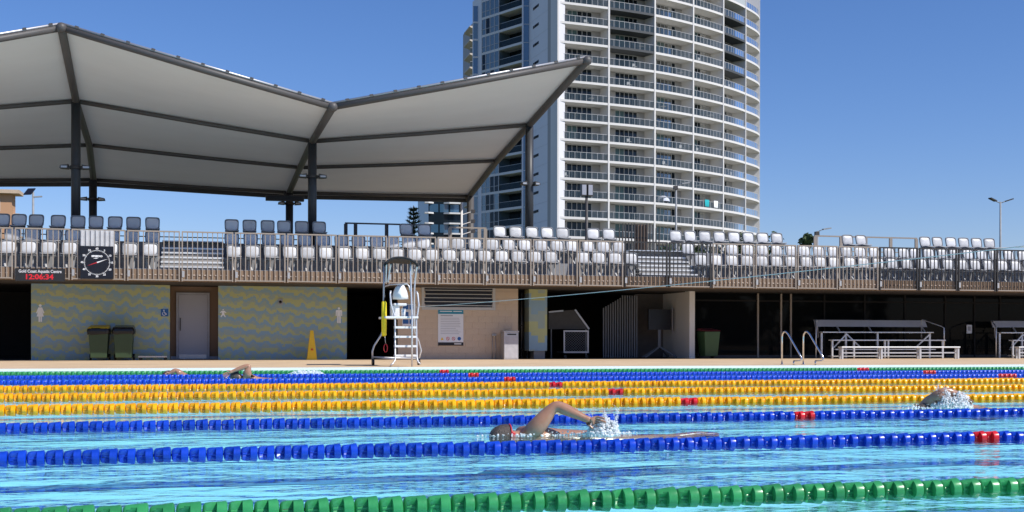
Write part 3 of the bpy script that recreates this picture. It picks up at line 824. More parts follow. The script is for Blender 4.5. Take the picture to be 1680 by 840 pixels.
for i in range(7):
    n = 6
    out = bay_curve(i, n); inn = bay_curve(i, n, REC + .1)
    ms = strip_solid(out, inn, -.165, .2)
    slab_w = ms.mesh('slab', M['white_paint']); slab_d = strip_solid(out, inn, -.165, .2).mesh('slab', M['charcoal_slab'])
    rl = bay_curve(i, n, .12); rl2 = bay_curve(i, n, .15)
    gb = MB(); L = len(rl)
    gb.add([(p.x, p.y, .22) for p in rl] + [(p.x, p.y, 1.2) for p in rl], [(k, k+1, L+k+1, L+k) for k in range(L-1)])
    g_me = gb.mesh('pane', M['balc_glass'])
    pb = MB(); nn = 9; fine = bay_curve(i, nn, .12)
    for k in range(nn + 1): pb.box(fine[k].x - .025, fine[k].x + .025, fine[k].y - .025, fine[k].y + .025, .2, 1.24)
    for k in range(nn): pb.beam((fine[k].x, fine[k].y, 1.24), (fine[k+1].x, fine[k+1].y, 1.24), .06, .05)
    p_me = pb.mesh('balustrade', M['frame_alu'])
    wl = bay_curve(i, 10, REC)
    bw_ = MB()                                              # solid part of the back wall
    def seg(mb, a, d, z0, z1, th=.04):
        for k in range(a, d): mb.beam((wl[k].x, wl[k].y, (z0+z1)/2), (wl[k+1].x, wl[k+1].y, (z0+z1)/2), th, z1 - z0)
    seg(bw_, 8, 10, .2, FH - .2, .1); w_me = bw_.mesh('back_wall', M['tower_fin'])
    pr_ = MB(); seg(pr_, 2, 3, .2, FH - .2, .08); pr_me = pr_.mesh('pier', M['tower_fin'])
    def panes(a, d):
        mb = MB()
        for k in range(a, d): mb.add([(wl[k].x, wl[k].y, .2), (wl[k+1].x, wl[k+1].y, .2), (wl[k+1].x, wl[k+1].y, FH-.2), (wl[k].x, wl[k].y, FH-.2)], [(0,1,2,3)])
        return mb
    lt_d = panes(0, 2).mesh('pane', M['win_dark']); lt_t = panes(0, 2).mesh('pane', M['win_teal'])
    rt_d = panes(3, 8).mesh('pane', M['win_dark']); rt_t = panes(3, 5).mesh('pane', M['win_teal']); rt_h = panes(5, 8).mesh('pane', M['win_dark'])
    fr = MB()
    for k in (0, 1, 2, 3, 4, 5, 6, 7, 8):
        p = wl[k]; fr.box(p.x - .04, p.x + .04, p.y - .07, p.y + .02, .2, FH - .2)
    seg(fr, 0, 8, FH - .32, FH - .2, .08)
    f_me = fr.mesh('window', M['frame_alu'])
    for k in range(K0, K1):
        z = lev(k); rnd = random.Random(i * 100 + k)
        dark = (i == 1 and k >= 9) or (i == 4 and 9 <= k <= 12)
        if i == 6 and k % 1: continue
        tp(slab_d if dark else slab_w, 'slab', z=z)
        if i == 4 and k > 12:
            continue
        bo = tp(p_me, 'balustrade', z=z); inst(g_me, 'pane', bo)
        tp(w_me, 'back_wall', z=z); tp(pr_me, 'pier', z=z)
        wo_ = tp(f_me, 'window', z=z)
        inst(lt_t if rnd.random() < .85 else lt_d, 'pane', wo_)
        if rnd.random() < .5: inst(rt_t, 'pane', wo_); inst(rt_h, 'pane', wo_)
        else: inst(rt_d, 'pane', wo_)
for i in range(8):
    p = FP_[i]; d = (cat(min(i, 6), .02 if i < 7 else 1) - cat(min(i, 6), 0 if i < 7 else .98)).normalized(); nrm = Vector((-d.y, d.x))
    a = p - nrm * .06; e = p + nrm * REC
    tp(MB().beam((a.x, a.y, 31), (e.x, e.y, 31), .28, 62), 'fin', M['white_paint'])
# grey infill panel high on the fifth bay
o_ = bay_curve(4, 6, .05); i_ = bay_curve(4, 6, .35)
tp(strip_solid(o_[2:], i_[2:], lev(13) + .21, lev(15)), 'wall_panel', M['grey_wall'])
# core body behind the balconies
core = []
for i in range(7): core += [tuple(p) for p in bay_curve(i, 4, REC + .15)][:-1]
core.append(tuple(bay_curve(6, 4, REC + .15)[-1]))
A = camw(867, 195); B_ = camw(858, 195); C_ = camw(855.5, 195); D_ = camw(789, 203)
bk = D_ + (Vector((.75, .66)) * 18)
core += [tuple(core[-1][j] + (-6, 22)[j] for j in range(2)), (bk.x + 6, bk.y + 14), (bk.x, bk.y)]
into = Vector((.85, .52)) * 2.6
core += [tuple(D_ + into), tuple(C_ + into), tuple(A + Vector((.4, .6)))]
tp(MB().prism_z(core, 0, 60), 'core', M['tower_fin'])
# blank side wall with recessed joints and small slots
P0 = FP_[0] + Vector((-.12, -.02))
sd = (A - P0); Ls = sd.length; sdn = sd.normalized(); sn = Vector((-sdn.y, sdn.x)); 
if sn.x > 0: sn = -sn
for k in range(K0, K1 + 1):
    z0, z1 = lev(k) + .015, lev(k + 1) - .015
    mb = MB(); q0 = P0; q1 = A
    mb.beam((q0.x - sn.x*.15, q0.y - sn.y*.15, (z0+z1)/2), (q1.x - sn.x*.15, q1.y - sn.y*.15, (z0+z1)/2), .3, z1 - z0)
    tp(mb, 'wall_panel', M['tower_side'])
    s0 = P0 + sd * .64; s1 = P0 + sd * .84
    mb = MB(); zc = lev(k) + 1.9
    mb.beam((s0.x + sn.x*.02, s0.y + sn.y*.02, zc), (s1.x + sn.x*.02, s1.y + sn.y*.02, zc), .05, .42)
    tp(mb, 'vent_slot', M['win_dark'])
tp(MB().prism_z([tuple(P0 - sn*.28), tuple(A - sn*.28), tuple(A - sn*.29 + Vector((1, 0))), tuple(P0 - sn*.29 + Vector((1, .3)))], 0, 60), 'wall_core', M['tower_side'])
# shaded left facade: blue strip, balconies, window bays
tp(MB().beam((*A, 30), (*B_, 30), .2, 60), 'blue_strip', M['blue_glass'])
for k in range(K0, K1 + 1):
    tp(MB().beam((*(A + Vector((-.0, -.12))), lev(k)), (*(B_ + Vector((0, -.12))), lev(k)), .06, .12), 'strip_mullion', M['frame_alu'])
tp(MB().beam((*B_, 30), (*C_, 30), .5, 60), 'fin', M['tower_side'])
fd = (D_ - C_); fn = Vector((fd.y, -fd.x)).normalized()
if fn.x > 0: fn = -fn
mid_ = C_ + fd * .56
for k in range(K0, K1 + 1):
    z = lev(k)
    tp(MB().prism_z([tuple(C_), tuple(D_), tuple(D_ - fn * 3), tuple(C_ - fn * 3)], z - .2, z + .2), 'slab', M['white_paint'])
    # window wall at the outer left
    wb = MB(); q = D_ - fn * .1; r = mid_ - fn * .1
    mulls = [mid_ + (D_ - mid_) * t for t in (0, .25, .5, .75, .97)]
    for m_ in mulls: wb.box(m_.x - .06, m_.x + .06, m_.y - .06, m_.y + .06, z + .2, z + FH - .2)
    wb.beam((mulls[0].x, mulls[0].y, z + 1.1), (mulls[-1].x, mulls[-1].y, z + 1.1), .06, .07)
    wo_ = tp(wb, 'window', M['frame_alu'])
    rnd = random.Random(k)
    for j in range(4):
        a, e = mulls[j] - fn * .05, mulls[j+1] - fn * .05
        inst(MB().beam((a.x, a.y, z + FH / 2), (e.x, e.y, z + FH / 2), .04, FH - .42).mesh('pane', M['tower_glass'] if rnd.random() < .7 else M['win_dark']), 'pane', wo_)
    a, e = mid_ - fn * .1, C_ - fn * .1
    bo = tp(MB().beam((a.x, a.y, z + 1.22), (e.x, e.y, z + 1.22), .05, .05), 'balustrade', M['frame_alu'])
    inst(MB().beam((a.x, a.y, z + .7), (e.x, e.y, z + .7), .02, .98).mesh('pane', M['balc_glass']), 'pane', bo)
    a, e = mid_ - fn * 2.4, C_ - fn * 2.4
    tp(MB().beam((a.x, a.y, z + FH / 2), (e.x, e.y, z + FH / 2), .05, FH - .42), 'sliding_door', M['win_dark'])
    tp(MB().beam((*(mid_ - fn * .2), z + FH / 2), (*(mid_ - fn * 2.4), z + FH / 2), .08, FH - .42), 'side_window', M['tower_glass'])
tp(MB().beam((*(D_ - fn*.1), 29.8), (*(D_ - fn*.1 + Vector((-.4, 5.5))), 29.8), .1, 59.6), 'end_wall', M['tower_side'])
Ew = D_ + Vector((-.9, 2.4))
for k in range(K0, 13):
    z = lev(k); tp(MB().beam((*(D_ + Vector((.5, 2.2))), z + FH/2), (*Ew, z + FH/2), .08, FH - .3), 'window_strip', M['tower_glass'] if k % 3 else M['blue_glass'])
    tp(MB().beam((*(D_ + Vector((.5, 2.15))), z), (*(Ew + Vector((0, -.05))), z), .14, .29), 'slab', M['white_paint'])

# taller wing behind, balconies poking out on the left
q0, q1 = camw(779.5, 268), camw(764, 270)
t = thing('apartment_tower', 'beige apartment block with wedge balconies, mostly hidden behind the left edge of the curved tower', 'tower', (q0.x, q0.y, 0))
iv = Matrix.Translation((-q0.x, -q0.y, 0))
def bp(mb, name, mat, par=t, inv_=iv):
    o = mb.build(name, mat); o.parent = par; o.matrix_parent_inverse = inv_; return o
bp(MB().box(q0.x, q0.x + 11, q0.y - 1, q0.y + 14, 0, 72.5), 'body', M['tower_fin'])
bp(MB().box(q0.x + .3, q0.x + 1.6, q0.y - .8, q0.y + 2, 72.5, 75.2), 'plant_room', M['charcoal_slab'])
for k in range(14):
    z = 70.6 - 3.05 * k
    b = MB(); b.add([(q0.x - .001, q0.y - 1.5, z - .9), (q0.x - .001, q0.y + 5, z - .9), (q1.x, q0.y + 5, z - .25), (q1.x, q0.y - 1.5, z - .25),
                     (q0.x - .001, q0.y - 1.5, z), (q0.x - .001, q0.y + 5, z), (q1.x, q0.y + 5, z), (q1.x, q0.y - 1.5, z)],
                    [(0,3,2,1),(4,5,6,7),(0,1,5,4),(1,2,6,5),(2,3,7,6),(3,0,4,7)])
    bp(b, 'balcony', plain('beige_render', (.60, .52, .42), .8) if k == 0 else bpy.data.materials['beige_render'])
    if k:
        bo = bp(MB().beam((q1.x + .1, q0.y - 1.4, z + 1.2), (q0.x, q0.y - 1.4, z + 1.2), .06, .06), 'balustrade', M['frame_alu'])
        inst(MB().beam((q1.x + .1, q0.y - 1.4, z + .6), (q0.x, q0.y - 1.4, z + .6), .03, 1.1).mesh('pane', M['balc_glass']), 'pane', bo)

# far dark glass block under the canopy corner
q0, q1 = camw(697, 350), camw(790, 352)
t = thing('apartment_block', 'distant dark glass apartment block with white slab edges, seen under the canopy corner', 'building', (q0.x, q0.y, 0))
iv = Matrix.Translation((-q0.x, -q0.y, 0))
bp(MB().box(q0.x + 1.2, q1.x, q0.y + 1, q0.y + 20, 0, 46), 'body', M['win_dark'], t, iv)
for k in range(15):
    z = 1.5 + 3.02 * k
    pts = []
    for j in range(17):
        s = j / 16; pts.append((q0.x + (q1.x - q0.x) * s, q0.y + (.9 if j < 7 else -.2) - .9 * math.sin(j * 1.0 + .6) * (j < 7)))
    bp(MB().prism_z(pts + [(q1.x, q0.y + 2), (q0.x, q0.y + 2)], z - .22, z + .22), 'slab', M['white_paint'], t, iv)
    if k % 2 == 0:
        for j in range(5):
            x = q0.x + 1.5 + j * 3.1; bp(MB().box(x, x + 2.6, q0.y + .93, q0.y + .98, z + .3, z + 2.7), 'window', M['blue_glass'], t, iv)

# orange building far left
q0 = camw(-60, 160); q1 = camw(19, 160); q2 = camw(32, 160); zt = .715 + (554.3 - 312) * 160 / FPX
t = thing('brick_building', 'orange brick apartment building behind the far left end of the stand', 'building', (q1.x, q1.y, 0))
iv = Matrix.Translation((-q1.x, -q1.y, 0))
bp(MB().box(q0.x, q1.x, q1.y, q1.y + 3, 0, zt - .5), 'wall', M['brick_orange'], t, iv)
bp(MB().box(q0.x, q2.x, q1.y - .8, q1.y + 3, zt - .5, zt), 'roof', plain('pale_roof', (.55, .42, .30), .8), t, iv)
for k in range(6):
    z = zt - 2.9 - 2.9 * k
    for j in range(4):
        x = q1.x - 2.1 - j * 1.9
        w_ = bp(MB().box(x - .65, x + .65, q1.y - .06, q1.y - .002, z, z + 1.7), 'window', M['frame_alu'], t, iv)
        inst(MB().box(x - .55, x + .55, q1.y - .075, q1.y - .061, z + .1, z + 1.6).mesh('pane', M['win_dark']), 'pane', w_)
    bp(MB().box(q1.x - .001, q1.x + .8, q1.y + 1, q1.y + 5, z - .3, z - .1), 'balcony', bpy.data.materials['pale_roof'], t, iv)

# things left out on the tower's balconies
def on_balcony(bay, t_, k, inset=1.0):
    p = cat(bay, t_); d = (cat(bay, min(1, t_ + .02)) - cat(bay, max(0, t_ - .02))).normalized()
    q = p + Vector((-d.y, d.x)) * inset
    return Vector((q.x, q.y, lev(k) + .2)), math.atan2(d.y, d.x)
def bchair(bay, t_, k, lab):
    p, a = on_balcony(bay, t_, k)
    t = thing('balcony_chair', lab, 'chair', p, 'white chairs on the tower balconies', a)
    MB().box(-.28, .28, -.28, .28, .40, .46).build('seat', M['white_pl'], t); MB().box(-.28, .28, .24, .30, .46, .95).build('backrest', M['white_pl'], t)
    for xx in (-.24, .24):
        for yy in (-.24, .26): MB().box(xx - .03, xx + .03, yy - .03, yy + .03, 0, .399).build('leg', M['white_pl'], t)
names = {0: 'leftmost', 1: 'second', 2: 'third', 3: 'fourth', 4: 'fifth'}
for bay, t_, k in [(0, .12, 7), (0, .6, 10), (1, .35, 12), (1, .62, 8), (1, .5, 7), (1, .5, 4), (2, .15, 12), (2, .1, 5), (2, .8, 4), (2, .35, 3), (3, .3, 4), (3, .35, 9), (4, .6, 3), (4, .5, 8), (0, .2, 2)]:
    bchair(bay, t_, k, "white chair on the %s balcony column of the tower, %s floor above the stand" % (names[bay], nth(k)))
def btable(bay, t_, k, lab):
    p, a = on_balcony(bay, t_, k)
    t = thing('balcony_table', lab, 'table', p, 'tables on the tower balconies', a)
    MB().cyl(0, 0, .68, .72, .5, 16).build('tabletop', M['white_pl'], t); MB().cyl(0, 0, 0, .679, .04, 8).build('leg', M['white_pl'], t)
for bay, t_, k in [(0, .7, 6), (1, .75, 9), (2, .3, 6), (2, .75, 8), (3, .3, 2), (3, .7, 6)]:
    btable(bay, t_, k, "round white table on the %s balcony column of the tower, %s floor up" % (names[bay], nth(k)))
p, a = on_balcony(2, .3, 1)
t = thing('patio_umbrella', 'pale dome umbrella open on a low balcony of the tower', 'umbrella', p, None, a)
b = MB(); n = 16; vs = []; fs = []
for j in range(5):
    r = 1.15 * math.sin(j / 4 * math.pi / 2); z = .35 + .95 * math.cos(j / 4 * math.pi / 2)
    for k in range(n): vs.append((r * math.cos(2*math.pi*k/n), r * math.sin(2*math.pi*k/n), z))
for j in range(4):
    for k in range(n): fs.append((j*n+k, j*n+(k+1) % n, (j+1)*n+(k+1) % n, (j+1)*n+k))
b.add(vs, fs, True); b.build('canopy', plain('umbrella_cloth', (.55, .58, .66), .8), t)
MB().cyl(0, 0, 0, 1.25, .03, 6).build('pole', M['frame_alu'], t)
for j, (c_, tt) in enumerate((((.02, .35, .38), .42), ((.75, .76, .76), .72))):
    p, a = on_balcony(3, tt, 1, .08)
    t = MB(); vs = []; fs = []
    for q in range(9):
        x = -.55 + q * 1.1 / 8
        vs += [(x, -.16 - .02 * math.sin(q * 2), 0.15), (x, -.16 + .02 * math.cos(q * 2), 1.27), (x, .0, 1.30)]
    for q in range(8): fs += [(q*3, q*3+3, q*3+4, q*3+1), (q*3+1, q*3+4, q*3+5, q*3+2)]
    t.add(vs, fs, True)
    o = t.build('towel', plain('towel_%s' % ('teal', 'white')[j], c_, .95), None, p); o.rotation_euler = (0, 0, a)
    tag(o, ('teal', 'white')[j] + ' towel hung over a low balcony balustrade of the tower', 'towel')

# ------------------------------------------------------------------ trees, lamp posts
def pine(p, h, lab):
    t = thing('pine_tree', lab, 'tree', p)
    MB().tube([(0, 0, 0), (0, 0, h * .6), (0, 0, h)], [.28, .16, .03], 8).build('trunk', M['bark'], t)
    b = MB(); rnd = random.Random(3); z = h * .18; 
    while z < h * .985:
        L = (h - z) * .27 + .12; n = 7
        for k in range(n):
            a = 2 * math.pi * (k + rnd.random() * .5) / n; 
            for s in range(7):
                r0 = L * s / 7; c = Vector((math.cos(a) * r0, math.sin(a) * r0, z + .10 * r0 + .25 * (r0 / max(L, .1)) ** 2))
                for q in range(5):
                    d = Vector((math.cos(a), math.sin(a), .2)) + Vector((rnd.uniform(-1, 1), rnd.uniform(-1, 1), rnd.uniform(-.4, .7)))
                    d.normalize(); sdv = d.cross(Vector((rnd.random(), rnd.random(), 1))).normalized() * .05
                    e = c + d * (.22 + .2 * rnd.random())
                    b.add([c - sdv, c + sdv, e], [(0, 1, 2)])
        z += .36 + (h - z) * .028
    b.build('crown', M['pine_leaf'], t)
p = spot(678, 400, 110); zt = sz(678, 337, 110)
pine((p.x, 110, 0), zt, 'tall thin pine seen between the canopy and the seats, left of the dark building')
def leafy(p, h, r, lab, n=900, seed=1, group=None, leaf=.22):
    t = thing('leafy_tree', lab, 'tree', p, group); rnd = random.Random(seed)
    tr = MB(); tr.tube([(0, 0, 0), (.1, 0, h * .4), (0, .1, h * .75)], [r * .09, r * .07, r * .03], 8)
    cl = []
    for k in range(9):
        a = rnd.random() * 6.28; rr = r * (.25 + .55 * rnd.random()); c = Vector((math.cos(a) * rr, math.sin(a) * rr, h - r + rnd.uniform(-.55, .6) * r)); cl.append((c, r * rnd.uniform(.35, .55)))
        tr.tube([(0, .05, h * .45), c * .6 + Vector((0, 0, h * .18)), c], [r * .05, r * .03, r * .012], 5)
    tr.build('trunk', M['bark'], t); b = MB()
    for k in range(n):
        c, q = rnd.choice(cl); d = Vector((rnd.gauss(0, 1), rnd.gauss(0, 1), rnd.gauss(0, 1))).normalized()
        pnt = c + d * q * (.55 + .5 * rnd.random()); ax = Vector((rnd.gauss(0, 1), rnd.gauss(0, 1), rnd.gauss(0, 1))).normalized(); s = leaf * rnd.uniform(.6, 1.3)
        e1 = ax.cross(d).normalized() * s; e2 = ax * s * .55
        b.add([pnt - e1, pnt + e2, pnt + e1, pnt - e2], [(0, 1, 2, 3)])
    b.build('crown', M['leaf'], t)
for j, (x, y, D, r, lab) in enumerate([(1237, 377, 120, 2.6, 'dark bushy treetop behind the top seats at the right foot of the tower'), (1207, 388, 122, 2.2, 'low leafy treetop behind the top seats before the tower foot'),
      (1170, 391, 124, 2.2, 'low leafy treetop behind the steps, below the tower balconies'), (1326, 383, 95, .7, 'small dark treetop behind the left end of the long brown rail'), (1095, 397, 126, 1.8, 'low leafy treetop behind the right steps')]):
    p = spot(x, y, D); leafy((p.x, D, 0), p.z, r, lab, 700, j)
b = MB(); rnd = random.Random(11)  # unseen tree belt behind the camera, added to darken the glass reflections
for k in range(2600):
    x = rnd.uniform(-60, 70); top = 9 + 3 * math.sin(x * .21) + 2.5 * math.sin(x * .53 + 1)
    c = Vector((x, -38 + rnd.uniform(-4, 4), top * rnd.random() ** .7)); n_ = Vector((rnd.gauss(0, 1), rnd.gauss(0, 1), rnd.gauss(0, 1))).normalized(); s_ = rnd.uniform(.7, 1.5)
    e1 = n_.orthogonal().normalized() * s_; e2 = n_.cross(e1).normalized() * s_ * .7
    b.add([c - e1, c + e2, c + e1, c - e2], [(0, 1, 2, 3)])
o = b.build('unseen_trees', M['leaf']); o["kind"] = "stuff"
def lamp(x, ytop, D, kind, lab, g=None):
    p = spot(x, ytop, D); t = thing('street_lamp', lab, 'street lamp', (p.x, D, 0), g); h = p.z
    mat = M['steel_dark'] if kind == 'box' else plain_cache('pole_galv', (.28, .29, .30))
    MB().tube([(0, 0, 0), (0, 0, h * .5), (0, 0, h)], [.10, .08, .06], 10).build('pole', mat, t)
    if kind == 'twin':
        for s in (-1, 1):
            a = MB(); a.tube([(0, 0, h - .1), (s * .35, 0, h + .02), (s * .45, 0, h + .05)], .035, 6); a.build('arm', mat, t)
            hd = MB(); hd.beam((s * .4, 0, h + .04), (s * .95, -.1, h + .22), .3, .08); hd.build('lamp_head', M['steel_dark'], t)
    elif kind == 'box':
        for s in (-1, 1):
            MB().box(min(s*.03, s*.26), max(s*.03, s*.26), -.12, .12, h - .5, h + .02).build('lamp_head', M['steel_dark'], t)
            MB().box(min(s*.05, s*.24), max(s*.05, s*.24), -.128, -.121, h - .46, h - .02).build('lens', M['stainless'], t)
    elif kind == 'solar':
        MB().beam((-.3, -.2, h - .18), (-.1, .2, h + .22), .5, .05).build('solar_panel', M['black'], t)
        MB().beam((0, 0, h - .3), (.5, 0, h - .25), .12, .08).build('lamp_head', mat, t)
    else:
        MB().tube([(0, 0, h - .05), (.4, 0, h + .12), (.55, 0, h + .15)], .03, 6).build('arm', mat, t)
        MB().beam((.4, 0, h + .12), (1.0, 0, h + .22), .25, .09).build('lamp_head', mat, t)
        MB().box(-.2, .1, -.1, .1, h - .3, h - .05).build('lamp_head', M['steel_dark'], t)
PC = {}
def plain_cache(n, c):
    if n not in PC: PC[n] = plain(n, c, .5)
    return PC[n]
lamp(54, 315, 75, 'solar', 'solar panel street lamp beside the orange building')
lamp(962, 303, 50, 'box', 'dark lamp post with two box heads in front of the tower')
lamp(1109, 304, 80, 'arm', 'grey street lamp with one arm before the tower, above the right steps')
lamp(1641, 331, 75, 'twin', 'tall twin-headed street lamp in the open sky at the right')
lamp(1341, 379, 75, 'arm', 'small lamp head poking above the long brown rail at the right')

# ------------------------------------------------------------------ boards on the balustrade
BY_ = FY - .08
x0, x1 = sx(132, BY_), sx(186, BY_); z0, z1 = sz(159, 457.5, BY_), sz(159, 404, BY_); cx, cz = (x0 + x1) / 2, (z0 + z1) / 2
t = thing('pace_clock', 'square black pace clock with red and white hands, hung on the balustrade', 'clock', (cx, BY_, cz)); S = (x1 - x0)
MB().box(-S/2, S/2, -.02, .03, -(z1-z0)/2, (z1-z0)/2).build('board', M['black'], t)
ringb = MB()
for k in range(60):
    a = 2 * math.pi * k / 60; r = S * .385
    c = Vector((math.sin(a) * r, -.0225, math.cos(a) * r)); d = Vector((math.sin(a), 0, math.cos(a))) * S * (.016 if k % 5 else .026)
    ringb.beam(c - d, c + d, .013, .003, (0, 1, 0))
ringb.build('tick_ring', M['white_print'], t)
for k in range(12):
    a = 2 * math.pi * k / 12; text(str(60 if k == 0 else k * 5), S * .085, M['white_print'], t, (math.sin(a) * S * .455, -.021, math.cos(a) * S * .445), 'numeral', .002)
text("SPEEDO", S * .075, M['white_print'], t, (0, -.021, S * .20), 'lettering', .004, sxy=(1.25, 1, 1))
b = MB(); b.prism([(-.13*S, .125*S), (-.02*S, .15*S), (.05*S, .145*S), (-.02*S, .125*S)], -.023, -.0205); b.build('emblem', M['white_print'], t)
ang = math.radians(70)
dv = Vector((math.sin(ang), 0, math.cos(ang)))
MB().prism([(-.02*S*dv.z, .02*S*dv.x), (dv.x*.36*S, dv.z*.36*S), (.02*S*dv.z, -.02*S*dv.x)], -.030, -.026).build('white_hand', M['white_print'], t)
MB().prism([(-.016*S*dv.z, .016*S*dv.x), (-dv.x*.33*S, -dv.z*.33*S), (.016*S*dv.z, -.016*S*dv.x)], -.030, -.0265).build('red_hand', M['red_pl'], t)
x0, x1 = sx(131, BY_), sx(187, BY_); za, zb = z1 + .005, sz(159, 378, BY_)
t = thing('ribbed_panel', 'white ribbed panel on the balustrade right above the pace clock', 'panel', ((x0+x1)/2, BY_, za))
MB().box(-(x1-x0)/2, (x1-x0)/2, .0, .02, 0, zb - za).build('backing', plain_cache('panel_grey', (.42, .42, .43)), t)
for k in range(7):
    x = -(x1-x0)/2 + (k + .5) * (x1-x0) / 7; MB().box(x - .035, x + .035, -.03, -.001, 0, zb - za).build('rib', plain_cache('rib_grey', (.55, .55, .56)), t)
x0, x1 = sx(25, BY_), sx(106.5, BY_); z0, z1 = sz(65, 461, BY_), sz(65, 440.5, BY_)
t = thing('led_board', 'black board with white centre name over a red digital time', 'clock', ((x0+x1)/2, BY_, z0)); W = x1 - x0; H = z1 - z0
MB().box(-W/2, W/2, -.03, .05, 0, H).build('board', plain_cache('led_board_black', (.02, .02, .022)), t)
text("Gold Coast Aquatic Centre", .118, plain_cache('sign_letter', (.55, .55, .56)), t, (0, -.031, H * .76), 'lettering', .004, sxy=(.86, 1, 1.1))
text("12:06:34", .20, M['led'], t, (-.03, -.031, H * .31), 'digits', .006, sxy=(1.12, 1, .9))

# ------------------------------------------------------------------ signs on the walls
def flat_fig(name, lab, x, ytop, ybot, D, kind):
    h = sz(x, ytop, D) - sz(x, ybot, D); p = spot(x, ybot, D)
    b = MB(); s = h
    def poly(pp): b.prism([(a * s, c * s) for a, c in pp], -.012, -.001)
    poly([(.075 * math.cos(k*math.pi/6), .92 + .075 * math.sin(k*math.pi/6)) for k in range(12)])
    if kind == 'f': poly([(-.10, .82), (.10, .82), (.22, .5), (.17, .47), (.10, .62), (.19, .30), (.09, .30), (.09, 0), (.015, 0), (.015, .30), (-.015, .30), (-.015, 0), (-.09, 0), (-.09, .30), (-.19, .30), (-.10, .62), (-.17, .47), (-.22, .5)])
    elif kind == 'm': poly([(-.16, .82), (.16, .82), (.20, .76), (.20, .45), (.14, .45), (.13, .70), (.11, .70), (.11, 0), (.015, 0), (.015, .45), (-.015, .45), (-.015, 0), (-.11, 0), (-.11, .70), (-.13, .70), (-.14, .45), (-.20, .45), (-.20, .76)])
    else: poly([(-.12, .80), (.12, .80), (.36, .62), (.33, .54), (.14, .62), (.14, .40), (.30, .12), (.22, .04), (0, .30), (-.22, .04), (-.30, .12), (-.14, .40), (-.14, .62), (-.33, .54), (-.36, .62)])
    o = b.build(name, M['white_print'], None, (p.x, D, p.z)); tag(o, lab, 'sign')
flat_fig('restroom_symbol', 'white woman symbol on the left patterned wall', 66, 499, 528, WY, 'f')
flat_fig('restroom_symbol', 'white man symbol on the right patterned wall', 556, 504, 530, WY, 'm')
flat_fig('restroom_symbol', 'small white baby symbol at the left of the right patterned wall', 366, 507, 521, WY, 'b')
p = spot(270, 513, WY); t = thing('accessible_sign', 'small blue wheelchair sign beside the door recess', 'sign', (p.x, WY, p.z))
MB().box(-.11, .11, -.012, -.001, -.115, .115).build('plate', M['sign_blue'], t)
b = MB(); b.prism([(.018*math.cos(k*.7) - .02, .075 + .018*math.sin(k*.7)) for k in range(9)], -.015, -.0125)
b.beam((-.02, -.0135, .055), (-.01, -.0135, -.01), .018, .003, (0, 1, 0)); b.beam((-.01, -.0135, -.01), (.035, -.0135, -.012), .018, .003, (0, 1, 0)); b.beam((.035, -.0135, -.012), (.055, -.0135, -.06), .018, .003, (0, 1, 0))
for k in range(9):
    a0, a1 = math.pi * (.75 + k * .13), math.pi * (.75 + (k + 1) * .13)
    b.beam((-.015 + .052*math.cos(a0), -.0135, -.03 + .052*math.sin(a0)), (-.015 + .052*math.cos(a1), -.0135, -.03 + .052*math.sin(a1)), .014, .003, (0, 1, 0))
b.build('wheelchair_emblem', M['white_print'], t)
p = spot(460, 495, WY); t = thing('wall_camera', 'small dark dome camera high on the right patterned wall', 'camera', (p.x, WY, p.z))
MB().box(-.07, .07, -.03, -.001, -.10, .10).build('plate', M['print_grey'], t); b = MB(); b.ico((0, -.04, -.01), .05, 2); b.build('dome', M['black'], t)
# conditions of entry board
D = BY; x0, x1 = sx(718.5, D), sx(760, D); z0, z1 = sz(740, 567, D), sz(740, 507, D); W, H = x1 - x0, z1 - z0
t = thing('rules_sign', 'tall white rules board with teal header on the block wall under the vent', 'sign', ((x0+x1)/2, D, z0))
MB().box(-W/2, W/2, -.018, -.0021, 0, H).build('plate', M['sign_white'], t)
MB().box(-W/2, W/2, -.022, -.0181, H * .865, H).build('header', M['sign_teal'], t); MB().box(-W/2, W/2, -.022, -.0181, 0, H * .09).build('footer', M['black'], t)
b = MB(); b.box(-W*.43, W*.05, -.0245, -.0221, H*.925, H*.945); b.box(W*.1, W*.44, -.0245, -.0221, H*.925, H*.945); b.box(W*.14, W*.42, -.0245, -.0221, H*.035, H*.06); b.build('header_line', M['white_print'], t)
b = MB(); rnd = random.Random(5)
b.box(-W*.40, W*.08, -.020, -.0182, H*.805, H*.83)
for k in range(10): b.box(-W*.40, W*rnd.uniform(.2, .40), -.020, -.0182, H*(.745 - k*.047), H*(.755 - k*.047))
b.build('print_line', M['print_grey'], t)
for k in range(4):
    cx = -W*.34 + k * W*.225; cz = H*.19; b = MB()
    if k == 0: b.prism([(cx-.05, cz-.045), (cx+.05, cz-.045), (cx, cz+.05)], -.021, -.0182); mm = M['yellow_pl']
    elif k == 3: b.prism([(cx+.06*math.cos(q*.524), cz+.06*math.sin(q*.524)) for q in range(12)], -.021, -.0182); mm = M['sign_blue']
    else:
        for q in range(14):
            a0, a1 = q*2*math.pi/14, (q+1)*2*math.pi/14
            b.beam((cx+.05*math.cos(a0), -.0195, cz+.05*math.sin(a0)), (cx+.05*math.cos(a1), -.0195, cz+.05*math.sin(a1)), .014, .003, (0, 1, 0))
        b.beam((cx-.035, -.0195, cz+.035), (cx+.035, -.0195, cz-.035), .014, .003, (0, 1, 0)); mm = M['red_pl']
    b.build('pictogram', mm, t)
